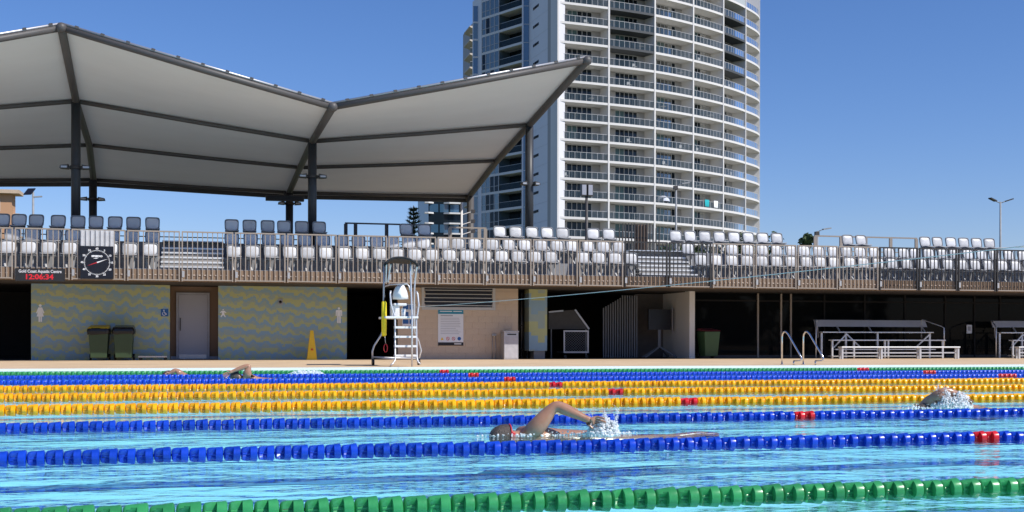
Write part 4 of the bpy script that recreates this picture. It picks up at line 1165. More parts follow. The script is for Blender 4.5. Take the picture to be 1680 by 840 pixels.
# blue notice cluster behind the lifeguard chair
p = spot(671, 516, BY); t = thing('notice_board', 'blue and white notices on the block wall behind the lifeguard chair', 'sign', (p.x, BY, p.z))
MB().box(-.22, .22, -.016, -.002, -.36, .34).build('plate', M['sign_white'], t)
for r in range(3):
    for c in range(2):
        if r == 1 and c == 1: continue
        MB().box(-.2 + c*.21, -.02 + c*.21, -.022, -.0161, .16 - r*.23, .31 - r*.23).build('notice', M['sign_blue'], t)
p = spot(1589, 540, GY); t = thing('notice', 'small white notice on the dark glass beside the right bleachers', 'sign', (p.x, GY - .05, p.z))
MB().box(-.11, .11, 0, .02, -.16, .16).build('sheet', M['sign_white'], t); MB().box(-.06, .06, -.003, -.0005, -.06, .10).build('print_block', M['print_grey'], t)
# tap pipe on the wall
p = spot(810, 551, BY); t = thing('wall_tap', 'thin wall tap with pipes beside the stainless cabinet', 'tap', (p.x, BY, DZ))
for dx in (-.05, .06): MB().cyl(dx, -.03, 0, p.z - DZ, .012, 6).build('pipe', M['stainless'], t)
MB().box(-.07, .08, -.05, -.01, p.z - DZ, p.z - DZ + .06).build('valve', M['stainless'], t); MB().tube([(0, -.04, p.z - DZ + .03), (0, -.12, p.z - DZ + .03), (0, -.13, p.z - DZ - .03)], .012, 6).build('spout', M['chrome'], t)

# ------------------------------------------------------------------ deck objects
def wheelie(x, D, lid, bag, lab, body=None, h=1.02):
    p = spot(x, 500, D); t = thing('wheelie_bin', lab, 'bin', (p.x, D, DZ), 'wheelie bins')
    b = MB(); b.add([(-.23,-.28,.08),(.23,-.28,.08),(.23,.26,.08),(-.23,.26,.08),(-.29,-.36,h*.93),(.29,-.36,h*.93),(.29,.33,h*.93),(-.29,.33,h*.93)],
                    [(0,3,2,1),(0,1,5,4),(1,2,6,5),(2,3,7,6),(3,0,4,7),(4,5,6,7)])
    b.build('body', body or M['bin_green'], t, bevel=.02)
    b = MB(); b.add([(-.31,-.39,h*.94),(.31,-.39,h*.94),(.31,.36,h*.96),(-.31,.36,h*.96),(-.28,-.34,h*.98),(.28,-.34,h*.98),(.27,.32,h*1.045),(-.27,.32,h*1.045)],
                    [(0,3,2,1),(4,5,6,7),(0,1,5,4),(1,2,6,5),(2,3,7,6),(3,0,4,7)])
    b.build('lid', lid, t, bevel=.015)
    MB().tube([(-.25, .40, h*.95), (.25, .40, h*.95)], .02, 8).build('handle', M['bag_black'], t)
    for s in (-1, 1): MB().tube([(s*.24, .27, .1), (s*.30, .27, .1)], .1, 14).build('wheel', M['bag_black'], t)
    if bag:
        rnd = random.Random(x); b = MB(); vs = []; n = 32
        for j, (sc_, z) in enumerate(((1.03, h*.955), (1.10, h*.93), (1.12, h*.86), (1.08, h*.80))):
            for k in range(n):
                a = 2*math.pi*k/n; q = rrect(.58*sc_, .70*sc_, n, 8)[k]
                wv = 1 + .03 * math.sin(k*2.9 + j*1.3) * (j > 0); vs.append((q[0]*wv, q[1]*wv - .015, z - .05*(j == 3)*(rnd.random())))
        fs = [(j*n+k, j*n+(k+1) % n, (j+1)*n+(k+1) % n, (j+1)*n+k) for j in range(3) for k in range(n)]
        b.add(vs, fs, True); b.build('bin_liner', M['bag_black'], t)
wheelie(163, 37.75, M['yellow_pl'], True, 'green wheelie bin with yellow lid and black liner, left of the pair')
wheelie(203.5, 37.75, M['bag_black'], True, 'green wheelie bin with black lid and liner, right of the pair')
wheelie(1162, 38.3, plain_cache('bin_lid_red', (.16, .02, .025)), False, 'bright green wheelie bin with dark red lid before the dark glass doors', M['bin_green2'], 1.0)
# low grey dolly
p = spot(251, 586, 37.9); t = thing('dolly', 'low grey dolly on the deck beside the bins', 'dolly', (p.x, 37.9, DZ))
MB().box(-.42, .42, -.2, .2, .09, .13).build('platform', M['stainless'], t)
for sx_ in (-.36, .36):
    for sy in (-.14, .14): MB().tube([(sx_, sy - .02, .045), (sx_, sy + .02, .045)], .044, 10).build('wheel', M['bag_black'], t)
# yellow warning cone
p = spot(511.5, 590, 37.8); t = thing('caution_cone', 'tall yellow wet floor cone before the right patterned wall', 'cone', (p.x, 37.8, DZ))
hc = sz(511, 542, 37.8) - DZ
b = MB(); vs = []; fs = []
for j, (w_, z) in enumerate(((.17, 0), (.15, .06), (.055, hc * .96), (.045, hc))):
    vs += [(-w_, -w_*.8, z), (w_, -w_*.8, z), (w_, w_*.8, z), (-w_, w_*.8, z)]
for j in range(3):
    for k in range(4): fs.append((j*4+k, j*4+(k+1) % 4, (j+1)*4+(k+1) % 4, (j+1)*4+k))
fs += [(3, 2, 1, 0), (12, 13, 14, 15)]; b.add(vs, fs); b.build('body', M['yellow_pl'], t, bevel=.008)
b = MB()
for z, w_ in ((.60, .05), (.50, .07), (.44, .06)): b.box(-w_*.6, w_*.6, -.125 + .10*z, -.117 + .10*z, z, z + .04)
b.prism([(-.04, .30), (.04, .30), (0, .38)], -.118, -.10); b.build('print', M['red_pl'], t)
# stainless cabinet
p = spot(836, 588, 37.5); t = thing('steel_cabinet', 'grey stainless cabinet at the right end of the block wall', 'cabinet', (p.x, 37.5, DZ)); hc = sz(836, 543, 37.5) - DZ
MB().box(-.24, .24, -.22, .25, .0, hc - .04).build('body', M['stainless'], t, bevel=.008); MB().box(-.255, .255, -.24, .26, hc - .039, hc).build('lid', M['stainless'], t, bevel=.006)
MB().box(-.13, .17, -.226, -.2205, hc - .13, hc - .09).build('slot', M['black'], t); MB().box(-.215, .215, -.224, -.2203, .05, hc - .17).build('door_panel', plain_cache('cab_door', (.44, .43, .45)), t)
# mesh trolley and leaning table
D = WY + .9; x0, x1 = sx(925.5, D), sx(964.5, D); z0, z1 = sz(945, 579, D), sz(945, 542, D)
t = thing('mesh_trolley', 'square framed mesh trolley in the dark store opening', 'trolley', ((x0+x1)/2, D, DZ)); W = (x1 - x0) / 2
b = MB()
for s in (-1, 1): b.box(s*W - .025, s*W + .025, -.025, .025, z0 - DZ, z1 - DZ)
b.box(-W, W, -.024, .024, z0 - DZ, z0 - DZ + .05); b.box(-W, W, -.024, .024, z1 - DZ - .05, z1 - DZ); b.build('frame', M['stainless'], t)
b = MB(); n = 9
for k in range(-n, n):
    for s in (1, -1):
        xa_, xb_ = -W + (k + 0) * 2*W/n, 0; 
        p0 = Vector((-W + (k if s > 0 else k + n) * 2*W/n, 0, z0 - DZ)); p1 = p0 + Vector((s * 2*W, 0, z1 - z0))
        # clip to frame
        ts = [0.0, 1.0]; dx = p1.x - p0.x
        for lim in (-W, W):
            tt = (lim - p0.x) / dx
            if (dx > 0) == (lim < 0): ts[0] = max(ts[0], tt)
            else: ts[1] = min(ts[1], tt)
        if ts[1] - ts[0] > .02: b.beam(p0.lerp(p1, ts[0]), p0.lerp(p1, ts[1]), .008, .008)
o = b.build('mesh', M['seat_frame'], t)
for s in (-1, 1): MB().tube([(s*W*.9, -.02, .06), (s*W*.9, .02, .06)], .06, 10).build('wheel', M['bag_black'], t)
MB().box(-W, W, .03, .9, z0 - DZ, z0 - DZ + .04).build('shelf', M['seat_frame'], t)
D = WY + 1.3
a, b2, c2, d2 = spot(900, 512, D), spot(943, 508, D), spot(966, 540, D), spot(900, 540, D)
t = thing('leaning_board', 'dark folding table leaning on its edge behind the mesh trolley', 'table', (a.x, D, DZ))
lp = [(q.x - a.x, q.z - DZ) for q in (d2, c2, b2, a)]
MB().prism(lp, 0, .04).build('tabletop', plain_cache('table_dark', (.06, .055, .05)), t)
MB().beam((lp[2][0], -.01, lp[2][1]), (lp[1][0], -.01, lp[1][1]), .06, .06, (0, 1, 0)).build('edge_trim', M['stainless'], t)
MB().beam((lp[3][0], -.01, lp[3][1]), (lp[3][0] + (lp[2][0]-lp[3][0])*.55, -.01, lp[3][1] + .05), .05, .05, (0, 1, 0)).build('edge_trim', M['stainless'], t)
for xx in (.1, lp[1][0] - .1): MB().box(xx - .02, xx + .02, .0, .03, 0, lp[0][1]).build('leg', M['seat_frame'], t)
# dark slat screens in the store
D = WY + 1.6; t = thing('store_screen', 'dark screen of upright slats in the store opening beside the white wall', 'screen', (sx(990, D), D, DZ))
ox = sx(990, D)
for k in range(15):
    x = 990 + k * 3.9; top = 505 - (k * 2.3 if k < 8 else 30); MB().box(sx(x, D) - ox - .02, sx(x, D) - ox + .02, -.02, .02, 0, min(sz(x, top if k < 8 else 482, D), 2.25) - DZ).build('slat', M['seat_frame'], t)
# bars in the gap beside the mural column
D = WY + .8; t = thing('bar_gate', 'dark barred gate in the gap left of the patterned column', 'gate', (sx(850, D), D, DZ)); ox = sx(850, D)
for k in range(6): MB().cyl(sx(853 + k*3, D) - ox, 0, 0, 2.25, .014, 6).build('bar', M['stainless'] if k in (1, 4) else M['steel_dark'], t)
for z in (.3, 1.1, 2.1): MB().box(.05, sx(868, D) - ox, -.015, .015, z, z + .04).build('rail', M['steel_dark'], t)
# dark stand with screen in front of store wall
D = WY + 1.2; p = spot(1082, 588, D); t = thing('screen_stand', 'dark screen on a splayed trolley stand in the shaded store', 'screen stand', (p.x, D, DZ))
MB().box(-.42, .42, -.03, .05, 1.0, 1.72).build('screen', M['black'], t); MB().box(-.05, .05, .0, .06, .35, .999).build('column', M['seat_frame'], t)
for s in (-1, 1):
    MB().beam((0, 0, .4), (s*.6, -.15, .02), .05, .05).build('leg', M['seat_frame'], t); MB().beam((0, .03, .4), (s*.5, .4, .02), .05, .05).build('leg', M['seat_frame'], t)
MB().beam((.46, -.05, .95), (.46, -.05, 1.78), .025, .025).build('edge_strip', M['stainless'], t)

# bleachers and front bench
def bleacher(dx, lab):
    t = thing('bleacher', lab, 'bleacher', (dx + sx(1362, 37.4), 37.4, DZ), 'aluminium bleachers before the dark glass'); L = sx(1548, 37.4) - sx(1362, 37.4)
    MB().box(0, L, -.14, .12, .62, .66).build('seat_plank', M['alum_white'], t, bevel=.006)
    MB().box(.02, L - .02, .56, .82, .90, .94).build('seat_plank', M['alum_white'], t, bevel=.006)
    b = MB(); b.add([(-.08, .90, 1.12), (L - .06, .90, 1.12), (L - .06, .94, 1.12), (-.08, .94, 1.12), (-.08, 1.0, 1.36), (L - .1, 1.0, 1.36), (L - .1, 1.04, 1.36), (-.08, 1.04, 1.36)],
          [(0,3,2,1),(4,5,6,7),(0,1,5,4),(1,2,6,5),(2,3,7,6),(3,0,4,7)]); b.build('backrest', M['alum'], t)
    MB().box(.3, L - .2, .16, .50, .30, .335).build('foot_plank', M['alum'], t); MB().box(.02, L - .1, -.12, .2, .07, .10).build('foot_plank', M['alum'], t)
    for k in range(3):
        x = .06 + k * (L - .12) / 2 if k else .06
        MB().box(x - .03, x + .03, -.06, .0, 0, .619).build('leg', M['alum'], t)
    for x in (.9, 2.1): MB().box(x - .03, x + .03, -.05, .01, 0, .619).build('leg', M['alum'], t)
    for x in (.05, 1.0, 2.25, L - .1): MB().box(x - .035, x + .035, .68, .75, 0, .899).build('leg', M['alum'], t)
    for x in (.8, 2.05, L - .25): MB().beam((x, .76, .94), (x - .03, .93, 1.14), .04, .04).build('back_bracket', M['alum'], t)
    for (xa_, xb_) in ((1.0, .45), (1.0, 1.55), (L - .12, L - .75)): MB().beam((xa_, .66, .86), (xb_, .62, .36), .045, .045).build('brace', M['alum'], t)
    for s, xx in ((0, -.35), (1, L + .02)):
        if s == 0: MB().tube([(xx, .35, .0), (xx, .35, 1.08), (xx + .05, .45, 1.16), (xx + .3, .98, 1.34), (xx + .38, .99, 1.3), (xx + .42, .98, .72)], .022, 8).build('handrail', M['alum'], t)
        else: MB().tube([(xx, .0, .45), (xx, .0, 1.08), (xx - .05, .1, 1.14), (xx - .4, .7, 1.38), (xx - .42, .74, 1.36), (xx - .42, .75, .72)], .022, 8).build('handrail', M['alum'], t)
    return t
bleacher(0, 'large tiered aluminium bleacher before the dark glass, behind the long bench')
bleacher(7.2, 'second aluminium bleacher, cut off by the right edge of the picture')
def bench(xl, xr, D, lab):
    x0, x1 = sx(xl, D), sx(xr, D); L = x1 - x0; t = thing('bench', lab, 'bench', (x0, D, DZ), 'low aluminium benches')
    MB().box(0, L, -.13, .13, .38, .425).build('seat_plank', M['alum_white'], t, bevel=.006)
    for k in range(4):
        x = .05 + k * (L - .10) / 3
        MB().box(x - .035, x + .035, -.09, -.03, 0, .379).build('leg', M['alum'], t); MB().box(x - .035, x + .035, .05, .11, 0, .379).build('leg', M['alum'], t)
    MB().box(.0851, L - .0851, -.02, .02, .19, .235).build('rail', M['alum'], t)
bench(1378, 1572, 36.5, 'long low aluminium bench in the sun in front of the bleacher')
bench(1668, 1860, 36.5, 'low aluminium bench at the right edge, in front of the cut-off bleacher')

# pool grab rails
for j, x in enumerate((1283, 1318)):
    p = spot(x, 598, 28.75); t = thing('grab_rail', ('left', 'right')[j] + ' polished steel grab rail at the pool edge near the benches', 'handrail', (p.x, 28.75, DZ), 'pool grab rails')
    MB().tube([(0, 0, 0), (0, 0, .72), (0, -.02, .80), (.01, -.08, .86), (.02, -.16, .87), (.05, -.24, .81), (.16, -.6, .34), (.19, -.72, .19), (.185, -.73, .14), (.16, -.68, .115), (.05, -.55, .105)], .021, 10).build('rail', M['chrome'], t)
    MB().cyl(0, 0, 0, .015, .05, 12).build('flange', M['chrome'], t)
    MB().tube([(.05, -.551, .105), (.05, -.56, 0)], .02, 8).build('foot', M['chrome'], t)

# ------------------------------------------------------------------ lifeguard chair
D1, D2 = 28.55, 29.75
o0 = spot(662, 600, D1); t = thing('lifeguard_chair', 'tall white lifeguard chair with black canopy and ladder on the pool deck', 'lifeguard chair', (o0.x, D1, DZ))
iv = Matrix.Translation((-o0.x, -D1, -DZ))
def lc(mb, name, mat, bevel=0):
    o = mb.build(name, mat, None, None, bevel); o.parent = t; o.matrix_parent_inverse = iv; return o
def zpts(lst): return [spot(x, y, d) for x, y, d in lst]
R1 = .022
lc(MB().tube(zpts([(641, 599.5, D1-.15), (645, 596, D1-.1), (648.5, 590, D1), (648, 520, D1+.1), (645, 512, D1+.12), (641.5, 500, D1+.15), (640, 482, D1+.2), (641, 477, D1+.22)]), R1, 8), 'ladder_rail', M['alum'])
lc(MB().tube(zpts([(690, 597.5, D1-.1), (686, 594, D1-.05), (684, 588, D1), (683, 525, D1+.1), (685, 515, D1+.12), (687, 500, D1+.15), (685, 482, D1+.2), (683, 478, D1+.22)]), R1, 8), 'ladder_rail', M['alum'])
lc(MB().tube(zpts([(676, 602, D1-.25), (676, 520, D1-.05), (673, 440, D1+.2), (674, 430, D1+.2)]), R1, 8), 'front_post', M['alum'])
for k, y in enumerate((537, 552.5, 568, 583.5)):
    a, e = spot(648, y, D1), spot(683, y, D1); lc(MB().box(a.x, e.x, D1 - .02, D1 + .2, a.z - .025, a.z + .025), 'tread', M['white_pl'])
a, e = spot(633, 520, D1), spot(687, 520, D1); lc(MB().box(a.x, e.x, D1 + .05, D2 + .1, a.z - .03, a.z + .02), 'platform', M['white_pl'], .006); zpl = a.z
lc(MB().tube(zpts([(611, 590, D2), (611, 576, D2), (614, 567, D2), (625, 550, D2), (629, 540, D2), (629.5, 470, D2), (630, 434, D2)]), R1, 8), 'rear_post', M['alum'])
lc(MB().tube(zpts([(686, 594, D2+.2), (691, 575, D2+.2), (687, 560, D2+.2), (680, 545, D2+.1), (679, 520, D2), (680, 470, D2), (683, 434, D2)]), R1, 8), 'rear_post', M['alum'])
lc(MB().tube(zpts([(611, 586, D2), (640, 587, D2), (686, 588, D2+.1)]), R1, 8), 'base_rail', M['alum'])
lc(MB().tube(zpts([(611, 586, D2), (648.5, 589, D1)]), .018, 8), 'base_rail', M['alum'])
for (x, y, d) in ((612, 593, D2), (687, 594, D2+.2)):
    q = spot(x, y, d); lc(MB().tube([(q.x - .03, d, DZ + .085), (q.x + .03, d, DZ + .085)], .085, 14), 'wheel', M['bag_black'])
# arm hoop and canopy braces
lc(MB().tube(zpts([(631, 470, D2), (640, 467, D1+.5), (668, 466, D1+.3), (671, 470, D1+.3), (673, 478, D1+.25)]), .018, 8), 'arm_hoop', M['alum'])
for (xa_, ya, xb_, yb) in ((634, 434, 633, 463), (641, 434, 636, 463), (674, 432, 676, 450), (684.5, 435, 680, 464)):
    lc(MB().beam(spot(xa_, ya, D1+.5), spot(xb_, yb, D1+.8), .03, .02), 'brace', M['white_pl'])
# canopy
b = MB(); vs = []; fs = []; n = 12; cz_ = [433, 428, 424.5, 422, 421, 420.6, 420.6, 421, 422, 423.5, 426, 429, 434]
for k in range(n + 1):
    x = 629 + (686.5 - 629) * k / n
    for d, dy_ in ((D1 + .05, 2.5 if k in (0, n) else 0), (D1 + .1, 0), (D2 - .2, 7.0 * math.sin(math.pi * k / n)), (D2 + .1, 9 * math.sin(math.pi * k / n))):
        vs.append(spot(x, cz_[k] + dy_, d))
for k in range(n):
    for j in range(3): fs.append((k*4+j, k*4+j+1, (k+1)*4+j+1, (k+1)*4+j))
b.add(vs, fs, True); o = lc(b, 'canopy', M['canopy_black']); so_ = o.modifiers.new('thick', 'SOLIDIFY'); so_.thickness = .05
# white seat bucket, back and seat pan
b = MB(); vs = []; fs = []
sec = [(645.5, 491, 668.5, .10), (645, 486, 668, .12), (647, 478, 666, .12), (650, 472, 663, .10), (654, 468.5, 661, .06)]
for xl, y, xr, dp in sec:
    for k in range(9):
        q = k / 8; x = xl + (xr - xl) * q; vs.append(spot(x, y, D1 + .62 - dp * (1 - (2*q-1)**2) * .9))
for j in range(len(sec) - 1):
    for k in range(8): fs.append((j*9+k, j*9+k+1, (j+1)*9+k+1, (j+1)*9+k))
b.add(vs, fs, True); o = lc(b, 'backrest', M['white_pl']); o.modifiers.new('thick', 'SOLIDIFY').thickness = .03
a, e = spot(645, 499, D1+.55), spot(666, 499, D1+.55)
lc(MB().box(a.x, e.x, D1 + .4, D1 + .85, a.z - .04, a.z + .02), 'seat', M['white_pl'], .02)
a, e = spot(642.5, 517.5, D1+.5), spot(655, 499, D1+.5); lc(MB().box(a.x, e.x, D1 + .45, D1 + .8, zpl + .021, e.z - .041), 'seat_base', M['white_pl'], .01)
a, e = spot(657.5, 517.5, D1+.3), spot(664.5, 505.5, D1+.3); 
tb = thing('white_tub', 'small white tub on the lifeguard chair platform', 'tub', ((a.x+e.x)/2, D1 + .25, zpl + .021))
MB().cyl(0, 0, 0, .17, .05, 14, .055).build('body', M['white_pl'], tb); MB().cyl(0, 0, .171, .185, .058, 14).build('lid', M['white_pl'], tb)
# rescue tube
q = spot(630, 500, D1 + .35); zt, zb = sz(630, 494, D1+.35), sz(630, 551.5, D1+.35)
rt = thing('rescue_tube', 'yellow rescue tube hanging on the left of the lifeguard chair', 'rescue tube', (q.x, D1 + .35, zb))
H = zt - zb; MB().tube([(0, 0, 0), (0, 0, .03), (.0, 0, H*.5), (0, 0, H - .03), (0, 0, H)], [.03, .06, .065, .06, .03], 10).build('foam_body', M['tube_yellow'], rt)
MB().tube([(.0, -.01, H), (.02, 0, H + .15)], .012, 6).build('strap', M['bag_black'], rt)
MB().tube([(.02, 0, 0), (.04, 0, -.18)], .01, 6).build('cord', M['seat_leg'], rt)
MB().tube([(.04 + .045*math.sin(k*.6), 0, -.29 + .10*math.cos(k*.6)) for k in range(11)], .012, 6).build('clip_loop', M['red_pl'], rt)

# ------------------------------------------------------------------ backstroke cord
a = spot(679, 504, D1 + .15); e = spot(1680, 384.5, 10.8); far = a + (e - a) * 1.5
pts = []
for k in range(33):
    s = k / 32; p = a.lerp(far, s); p.z -= .55 * 4 * s * (1 - s) * .25; pts.append(p)
o = MB().tube(pts, .0055, 5).build('cord_line', M['cable']); tag(o, 'pale cord strung across the pool from the lifeguard chair to the right', 'cord')
t = thing('stanchion', 'slim steel post holding the pale cord', 'post', (far.x, far.y, 0))
MB().cyl(0, 0, -.6, far.z + .05, .025, 10).build('post', M['chrome'], t); MB().cyl(0, 0, -.62, -.6, .1, 12).build('base', M['chrome'], t)
for k, (xa_, ya, xb_, yb, D) in enumerate(((1530, 412, 1720, 403, 60),)):
    a, e = spot(xa_, ya, D), spot(xb_ + 200, yb - 9, D); o = MB().tube([a, e], .02, 5).build('overhead_wire', M['cable']); tag(o, 'thin overhead wire beyond the right end of the stand', 'wire')

# ------------------------------------------------------------------ swimmers
def skin_mesh(name, verts, edges, radii, mat, parent, root=0, sub=2):
    me = bpy.data.meshes.new(name); me.from_pydata([tuple(v) for v in verts], edges, []); o = bpy.data.objects.new(name, me); COL.objects.link(o)
    o.parent = parent; m = o.modifiers.new('skin', 'SKIN'); m.use_smooth_shade = True
    for i, r in enumerate(radii):
        sv = me.skin_vertices[0].data[i]; sv.radius = (r, r) if not isinstance(r, tuple) else r; sv.use_root = (i == root)
    s = o.modifiers.new('sub', 'SUBSURF'); s.levels = sub; s.render_levels = sub
    me.materials.append(mat); return o
def swimmer(lab, base, sh, el, wr, tip, side=1, head_c=None, goggles=True, other=True, back_up=0.0, cap=None):
    """swims towards -X; positions are relative to base at the water surface"""
    t = thing('person', lab, 'person', base, 'swimmers in the pool')
    V, E, R = [], [], []
    def v(p, r, frm=None):
        V.append(Vector(p)); R.append(r)
        if frm is not None: E.append((frm, len(V) - 1))
        return len(V) - 1
    sh = Vector(sh); el = Vector(el); wr = Vector(wr); tip = Vector(tip)
    hc = Vector(head_c) if head_c else sh + Vector((-.22, .12, .0))
    cy = sh.y + .16
    pel = v((sh.x + .58, cy + .02, -.075), (.15, .09))
    wa = v((sh.x + .40, cy + .01, -.07 + back_up * .6), (.14, .10), pel)
    ch = v((sh.x + .18, cy, -.07 + back_up), (.17, .12), wa)
    up = v((sh.x + .03, cy - .02, -.06 + back_up), (.15, .105), ch)
    nk = v((sh.x - .08, (cy + hc.y) / 2, -.03 + hc.z * .3), .06, up)
    h1 = v(hc + Vector((.055, 0, -.02)), (.075, .082), nk); h2 = v(hc + Vector((-.035, 0, 0)), (.078, .088), h1); v(hc + Vector((-.085, 0, .0)), (.045, .055), h2)
    # jaw / nose side
    s1 = v(sh + Vector((.0, .03, -.01)), .075, up)
    a0 = v(sh.lerp(el, .25) + Vector((0, -.01, .0)), .072, s1); a1 = v(sh.lerp(el, .6), .060, a0); a2 = v(el, .046, a1)
    f1 = v(el.lerp(wr, .25), .050, a2); f2 = v(el.lerp(wr, .65), .041, f1); f3 = v(wr, .030, f2)
    hd = (tip - wr); L = hd.length; hd.normalize(); sd = hd.cross(Vector((0, 1, .25))).normalized(); out = hd.cross(sd).normalized()
    pm = v(wr + hd * L * .28, (.030, .02), f3); pk = v(wr + hd * L * .48, (.034, .016), pm)
    for k, (o_, ln, cu) in enumerate(((-.030, .46, .010), (-.010, .52, .004), (.010, .50, .006), (.029, .40, .014))):
        b1 = v(wr + hd * L * .56 + sd * o_, .0098, pk); b2 = v(wr + hd * L * (.56 + ln * .45) + sd * o_ * 1.25 + out * cu, .009, b1); v(wr + hd * L * (.56 + ln) + sd * o_ * 1.35 + out * cu * 3, .0075, b2)
    th1 = v(wr + hd * L * .34 - sd * .042 + out * .006, .0105, pm); v(wr + hd * L * .58 - sd * .062 + out * .016, .009, th1)
    # other arm reaching forward under water
    s2 = v((sh.x + .0, cy + .20, -.06), .06, up); e2 = v((sh.x - .04, cy + .22, -.085), .045, s2); w2 = v((sh.x + .16, cy + .22, -.09), .028, e2)
    p2 = v((sh.x + .23, cy + .22, -.092), (.034, .016), w2)
    for o_ in (-.027, -.009, .009, .027): v((sh.x + .34 - abs(o_) * .5, cy + .22 + o_ * 1.2, -.095), .008, v((sh.x + .28, cy + .22 + o_, -.093), .0095, p2))
    for s in (-1, 1):
        hip = v((sh.x + .70, cy + s * .09 + .06, -.09), .075, pel); kn = v((sh.x + 1.10, cy + s * .08 + .12, -.08 - .012 * s), .045, hip); an = v((sh.x + 1.50, cy + s * .07 + .18, -.075 + .02 * s), .03, kn); v((sh.x + 1.68, cy + s * .06 + .2, -.085 + .02 * s), .022, an)
    skin_mesh('body', V, E, R, M['skin'], t, pel)
    # hair cap (upper / crown part of the head), strap and goggles
    b = MB(); vs = []; fs = []; nr, ns = 7, 16
    for j in range(nr + 1):
        ph = j / nr * math.pi * .60
        for k in range(ns):
            a = 2*math.pi*k/ns
            # axis of the crown points to -X and up
            lx, ly, lz = -math.cos(ph) * .118, math.sin(ph) * math.cos(a) * .086, math.sin(ph) * math.sin(a) * .096
            rr = 1 + .02 * math.sin(5 * a + j)
            vs.append(Vector((lx, ly * rr, lz * rr)) + hc + Vector((.005, 0, .004)))
    for j in range(nr):
        for k in range(ns): fs.append((j*ns+k, j*ns+(k+1) % ns, (j+1)*ns+(k+1) % ns, (j+1)*ns+k))
    b.add(vs, fs, True); b.build('hair' if cap is None else 'swim_cap', cap or M['hair'], t)
    if goggles:
        b = MB(); b.tube([hc + Vector((.042, .089 * math.cos(k*math.pi/8), .099 * math.sin(k*math.pi/8))) for k in range(16)] + [hc + Vector((.042, .089, 0))], .006, 6); g = b.build('goggle_strap', M['red_pl'], t)
        b = MB(); b.ico(hc + Vector((.05, -.080, .03)), .022, 2, (.9, .5, 1)); b.build('goggle_lens', M['red_pl'], t)
    b = MB(); b.ico(hc + Vector((.05, -.088, -.01)), .03, 2, (.7, .35, 1)); b.build('ear', M['skin'], t)
    return t
def splash(name, c, w_, d_, h, n, seed, lab, shape='dome', rmax=.016):
    rnd = random.Random(seed); b = MB()
    if shape == 'dome':                                 # solid churned foam under the spray
        for k in range(520):
            a = rnd.random() * 6.28; q = rnd.random() ** .6 * .8; rr = h * rnd.uniform(.018, .062)
            b.ico((math.cos(a) * q * w_, math.sin(a) * q * d_, h * .72 * math.sqrt(1 - q * q) * rnd.random() ** .6), rr, 1, (rnd.uniform(.8, 1.6), 1, rnd.uniform(.5, 1.2)))
        for i_ in range(len(b.v)):
            p = Vector(b.v[i_]); n_ = math.sin(p.x * 160 + seed) * math.sin(p.y * 140) * math.sin(p.z * 170 + 1)
            b.v[i_] = tuple(p * 1.0 + Vector((n_, n_ * .7, n_)) * h * .035)
    jets = [(rnd.uniform(-.75, .75), rnd.uniform(-.7, .7), rnd.uniform(.45, 1.15), rnd.uniform(-.6, .6), rnd.uniform(.10, .34)) for _ in range(9 if shape == 'dome' else 16)]
    for k in range(n):
        small = rnd.random() ** 2.2
        r = rmax * (.18 + .82 * small)
        if shape == 'dome':
            if rnd.random() < .62:                      # dense churned base
                a = rnd.random() * 6.28; q = rnd.random() ** .55; x = math.cos(a) * q; y = math.sin(a) * q
                top = math.sqrt(max(0, 1 - q * q)) * (.62 + .25 * math.sin(x * 7 + seed) * math.cos(y * 5) + .18 * math.sin(x * 17))
                z = max(0, top * (rnd.random() ** .55))
            else:                                       # thrown jets
                jx, jy, jh, dr, sp = rnd.choice(jets); u = rnd.random() ** .7
                x = jx + dr * u * .6 + rnd.gauss(0, sp * .35 * (.3 + u)); y = jy + rnd.gauss(0, sp * .4); z = max(0, jh * u * (1.25 - .25 * u) + rnd.gauss(0, .07)); r *= (1.0 - .6 * u)
        else:
            jx, jy, jh, dr, sp = jets[k % len(jets)]
            x = jx * 1.3 + rnd.gauss(0, sp); y = jy * .6 + rnd.gauss(0, .25); z = abs(rnd.gauss(0, .28 * jh)); r *= .8
        st = rnd.uniform(.6, 2.1)
        b.ico((x * w_, y * d_, z * h), r, 1, (st, 1, 1 / st if rnd.random() < .5 else st))
    o = b.build(name, M['foam'], None, c); o["kind"] = "stuff"; o["label"] = lab; return o
Ds = 8.55
base = spot(872, 715, Ds); base.z = 0
rel = lambda x, y, D=Ds: spot(x, y, D) - base
swimmer('grey-haired swimmer with raised bent elbow and red goggles between the near blue ropes', base,
        rel(874, 708), rel(911.5, 664.5, Ds - .03), rel(956, 684.5, Ds - .12), rel(992, 694, Ds - .16), head_c=rel(827, 718, Ds + .08))
c = spot(990, 704, Ds - .1); c.z = -.01
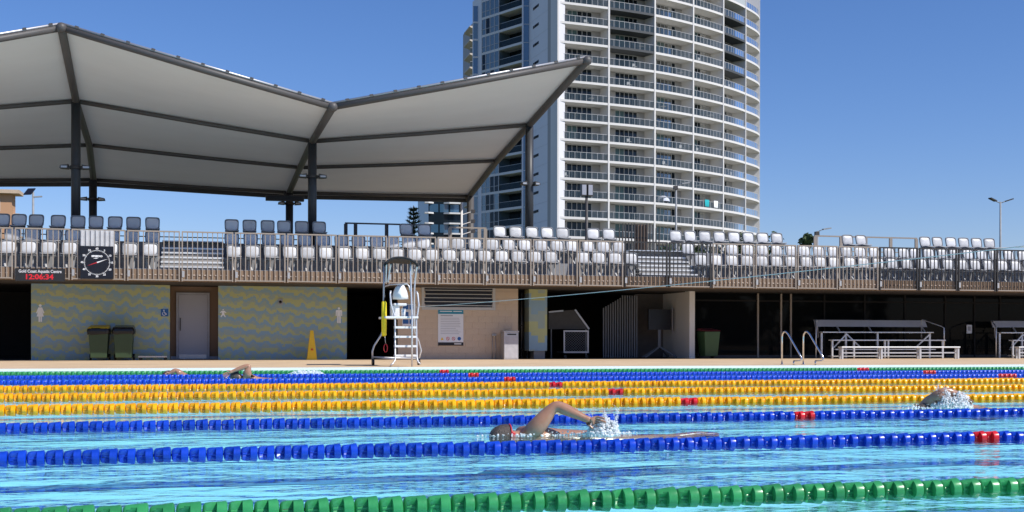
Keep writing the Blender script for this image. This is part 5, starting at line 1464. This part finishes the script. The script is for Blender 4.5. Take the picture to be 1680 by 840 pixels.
splash('water_splash', c, .125, .11, .19, 4200, 1, 'white splash around the hand of the near swimmer', rmax=.0075)
c = spot(950, 712, Ds - .02); c.z = -.005
splash('water_splash', c, .36, .10, .05, 420, 2, 'low spray trailing along the side of the near swimmer', 'flat', .009)
c = spot(835, 714, Ds - .02); c.z = -.005
splash('water_splash', c, .20, .08, .04, 140, 6, 'small spray around the head of the near swimmer', 'flat', .008)
# right-hand swimmer, back out of the water
Dr = 11.05; base = spot(1545, 667, Dr); base.z = 0
rel = lambda x, y, D=Dr: spot(x, y, D) - base
swimmer('swimmer at the right whose shoulder rises under a dome of splash', base, rel(1538, 652, Dr - .05), rel(1552, 641, Dr - .06), rel(1578, 650, Dr - .1), rel(1592, 664, Dr - .12),
        head_c=rel(1516, 677, Dr + .05), goggles=False, back_up=.05)
c = spot(1562, 667, Dr - .06); c.z = -.01
splash('water_splash', c, .23, .16, .24, 6000, 3, 'large white dome of splash over the right-hand swimmer', rmax=.009)
c = spot(1530, 666, Dr - .1); c.z = -.005
splash('water_splash', c, .35, .1, .06, 200, 7, 'low spray ahead of the right-hand swimmer', 'flat', .010)
# far swimmers
Df = 21.1; base = spot(404, 618, Df); base.z = 0
rel = lambda x, y, D=Df: spot(x, y, D) - base
swimmer('far swimmer with arm arched over the water before the left patterned wall', base, rel(405, 615), rel(409, 599.5), rel(384, 608), rel(367, 617), head_c=rel(388, 618, Df + .1), goggles=False)
Dg = 24.0; base = spot(300, 609, Dg); base.z = 0; lowg = -.06
rel = lambda x, y, D=Dg: spot(x, y, D) - base
swimmer('farthest swimmer, only an elbow showing above the far blue rope at left', base, rel(296, 608), rel(288, 602.5), rel(279, 607), rel(272, 611), head_c=rel(276, 611, Dg + .1), goggles=False).location.z = lowg
c = spot(502, 611, 24.2); c.z = -.02
splash('water_splash', c, .38, .25, .13, 500, 4, 'small blue-white kick splash before the far green rope', rmax=.022)
c = spot(410, 619, 21.0); c.z = -.01
splash('water_splash', c, .5, .1, .05, 160, 5, 'thin spray around the far swimmer with arched arm', 'flat', .014)
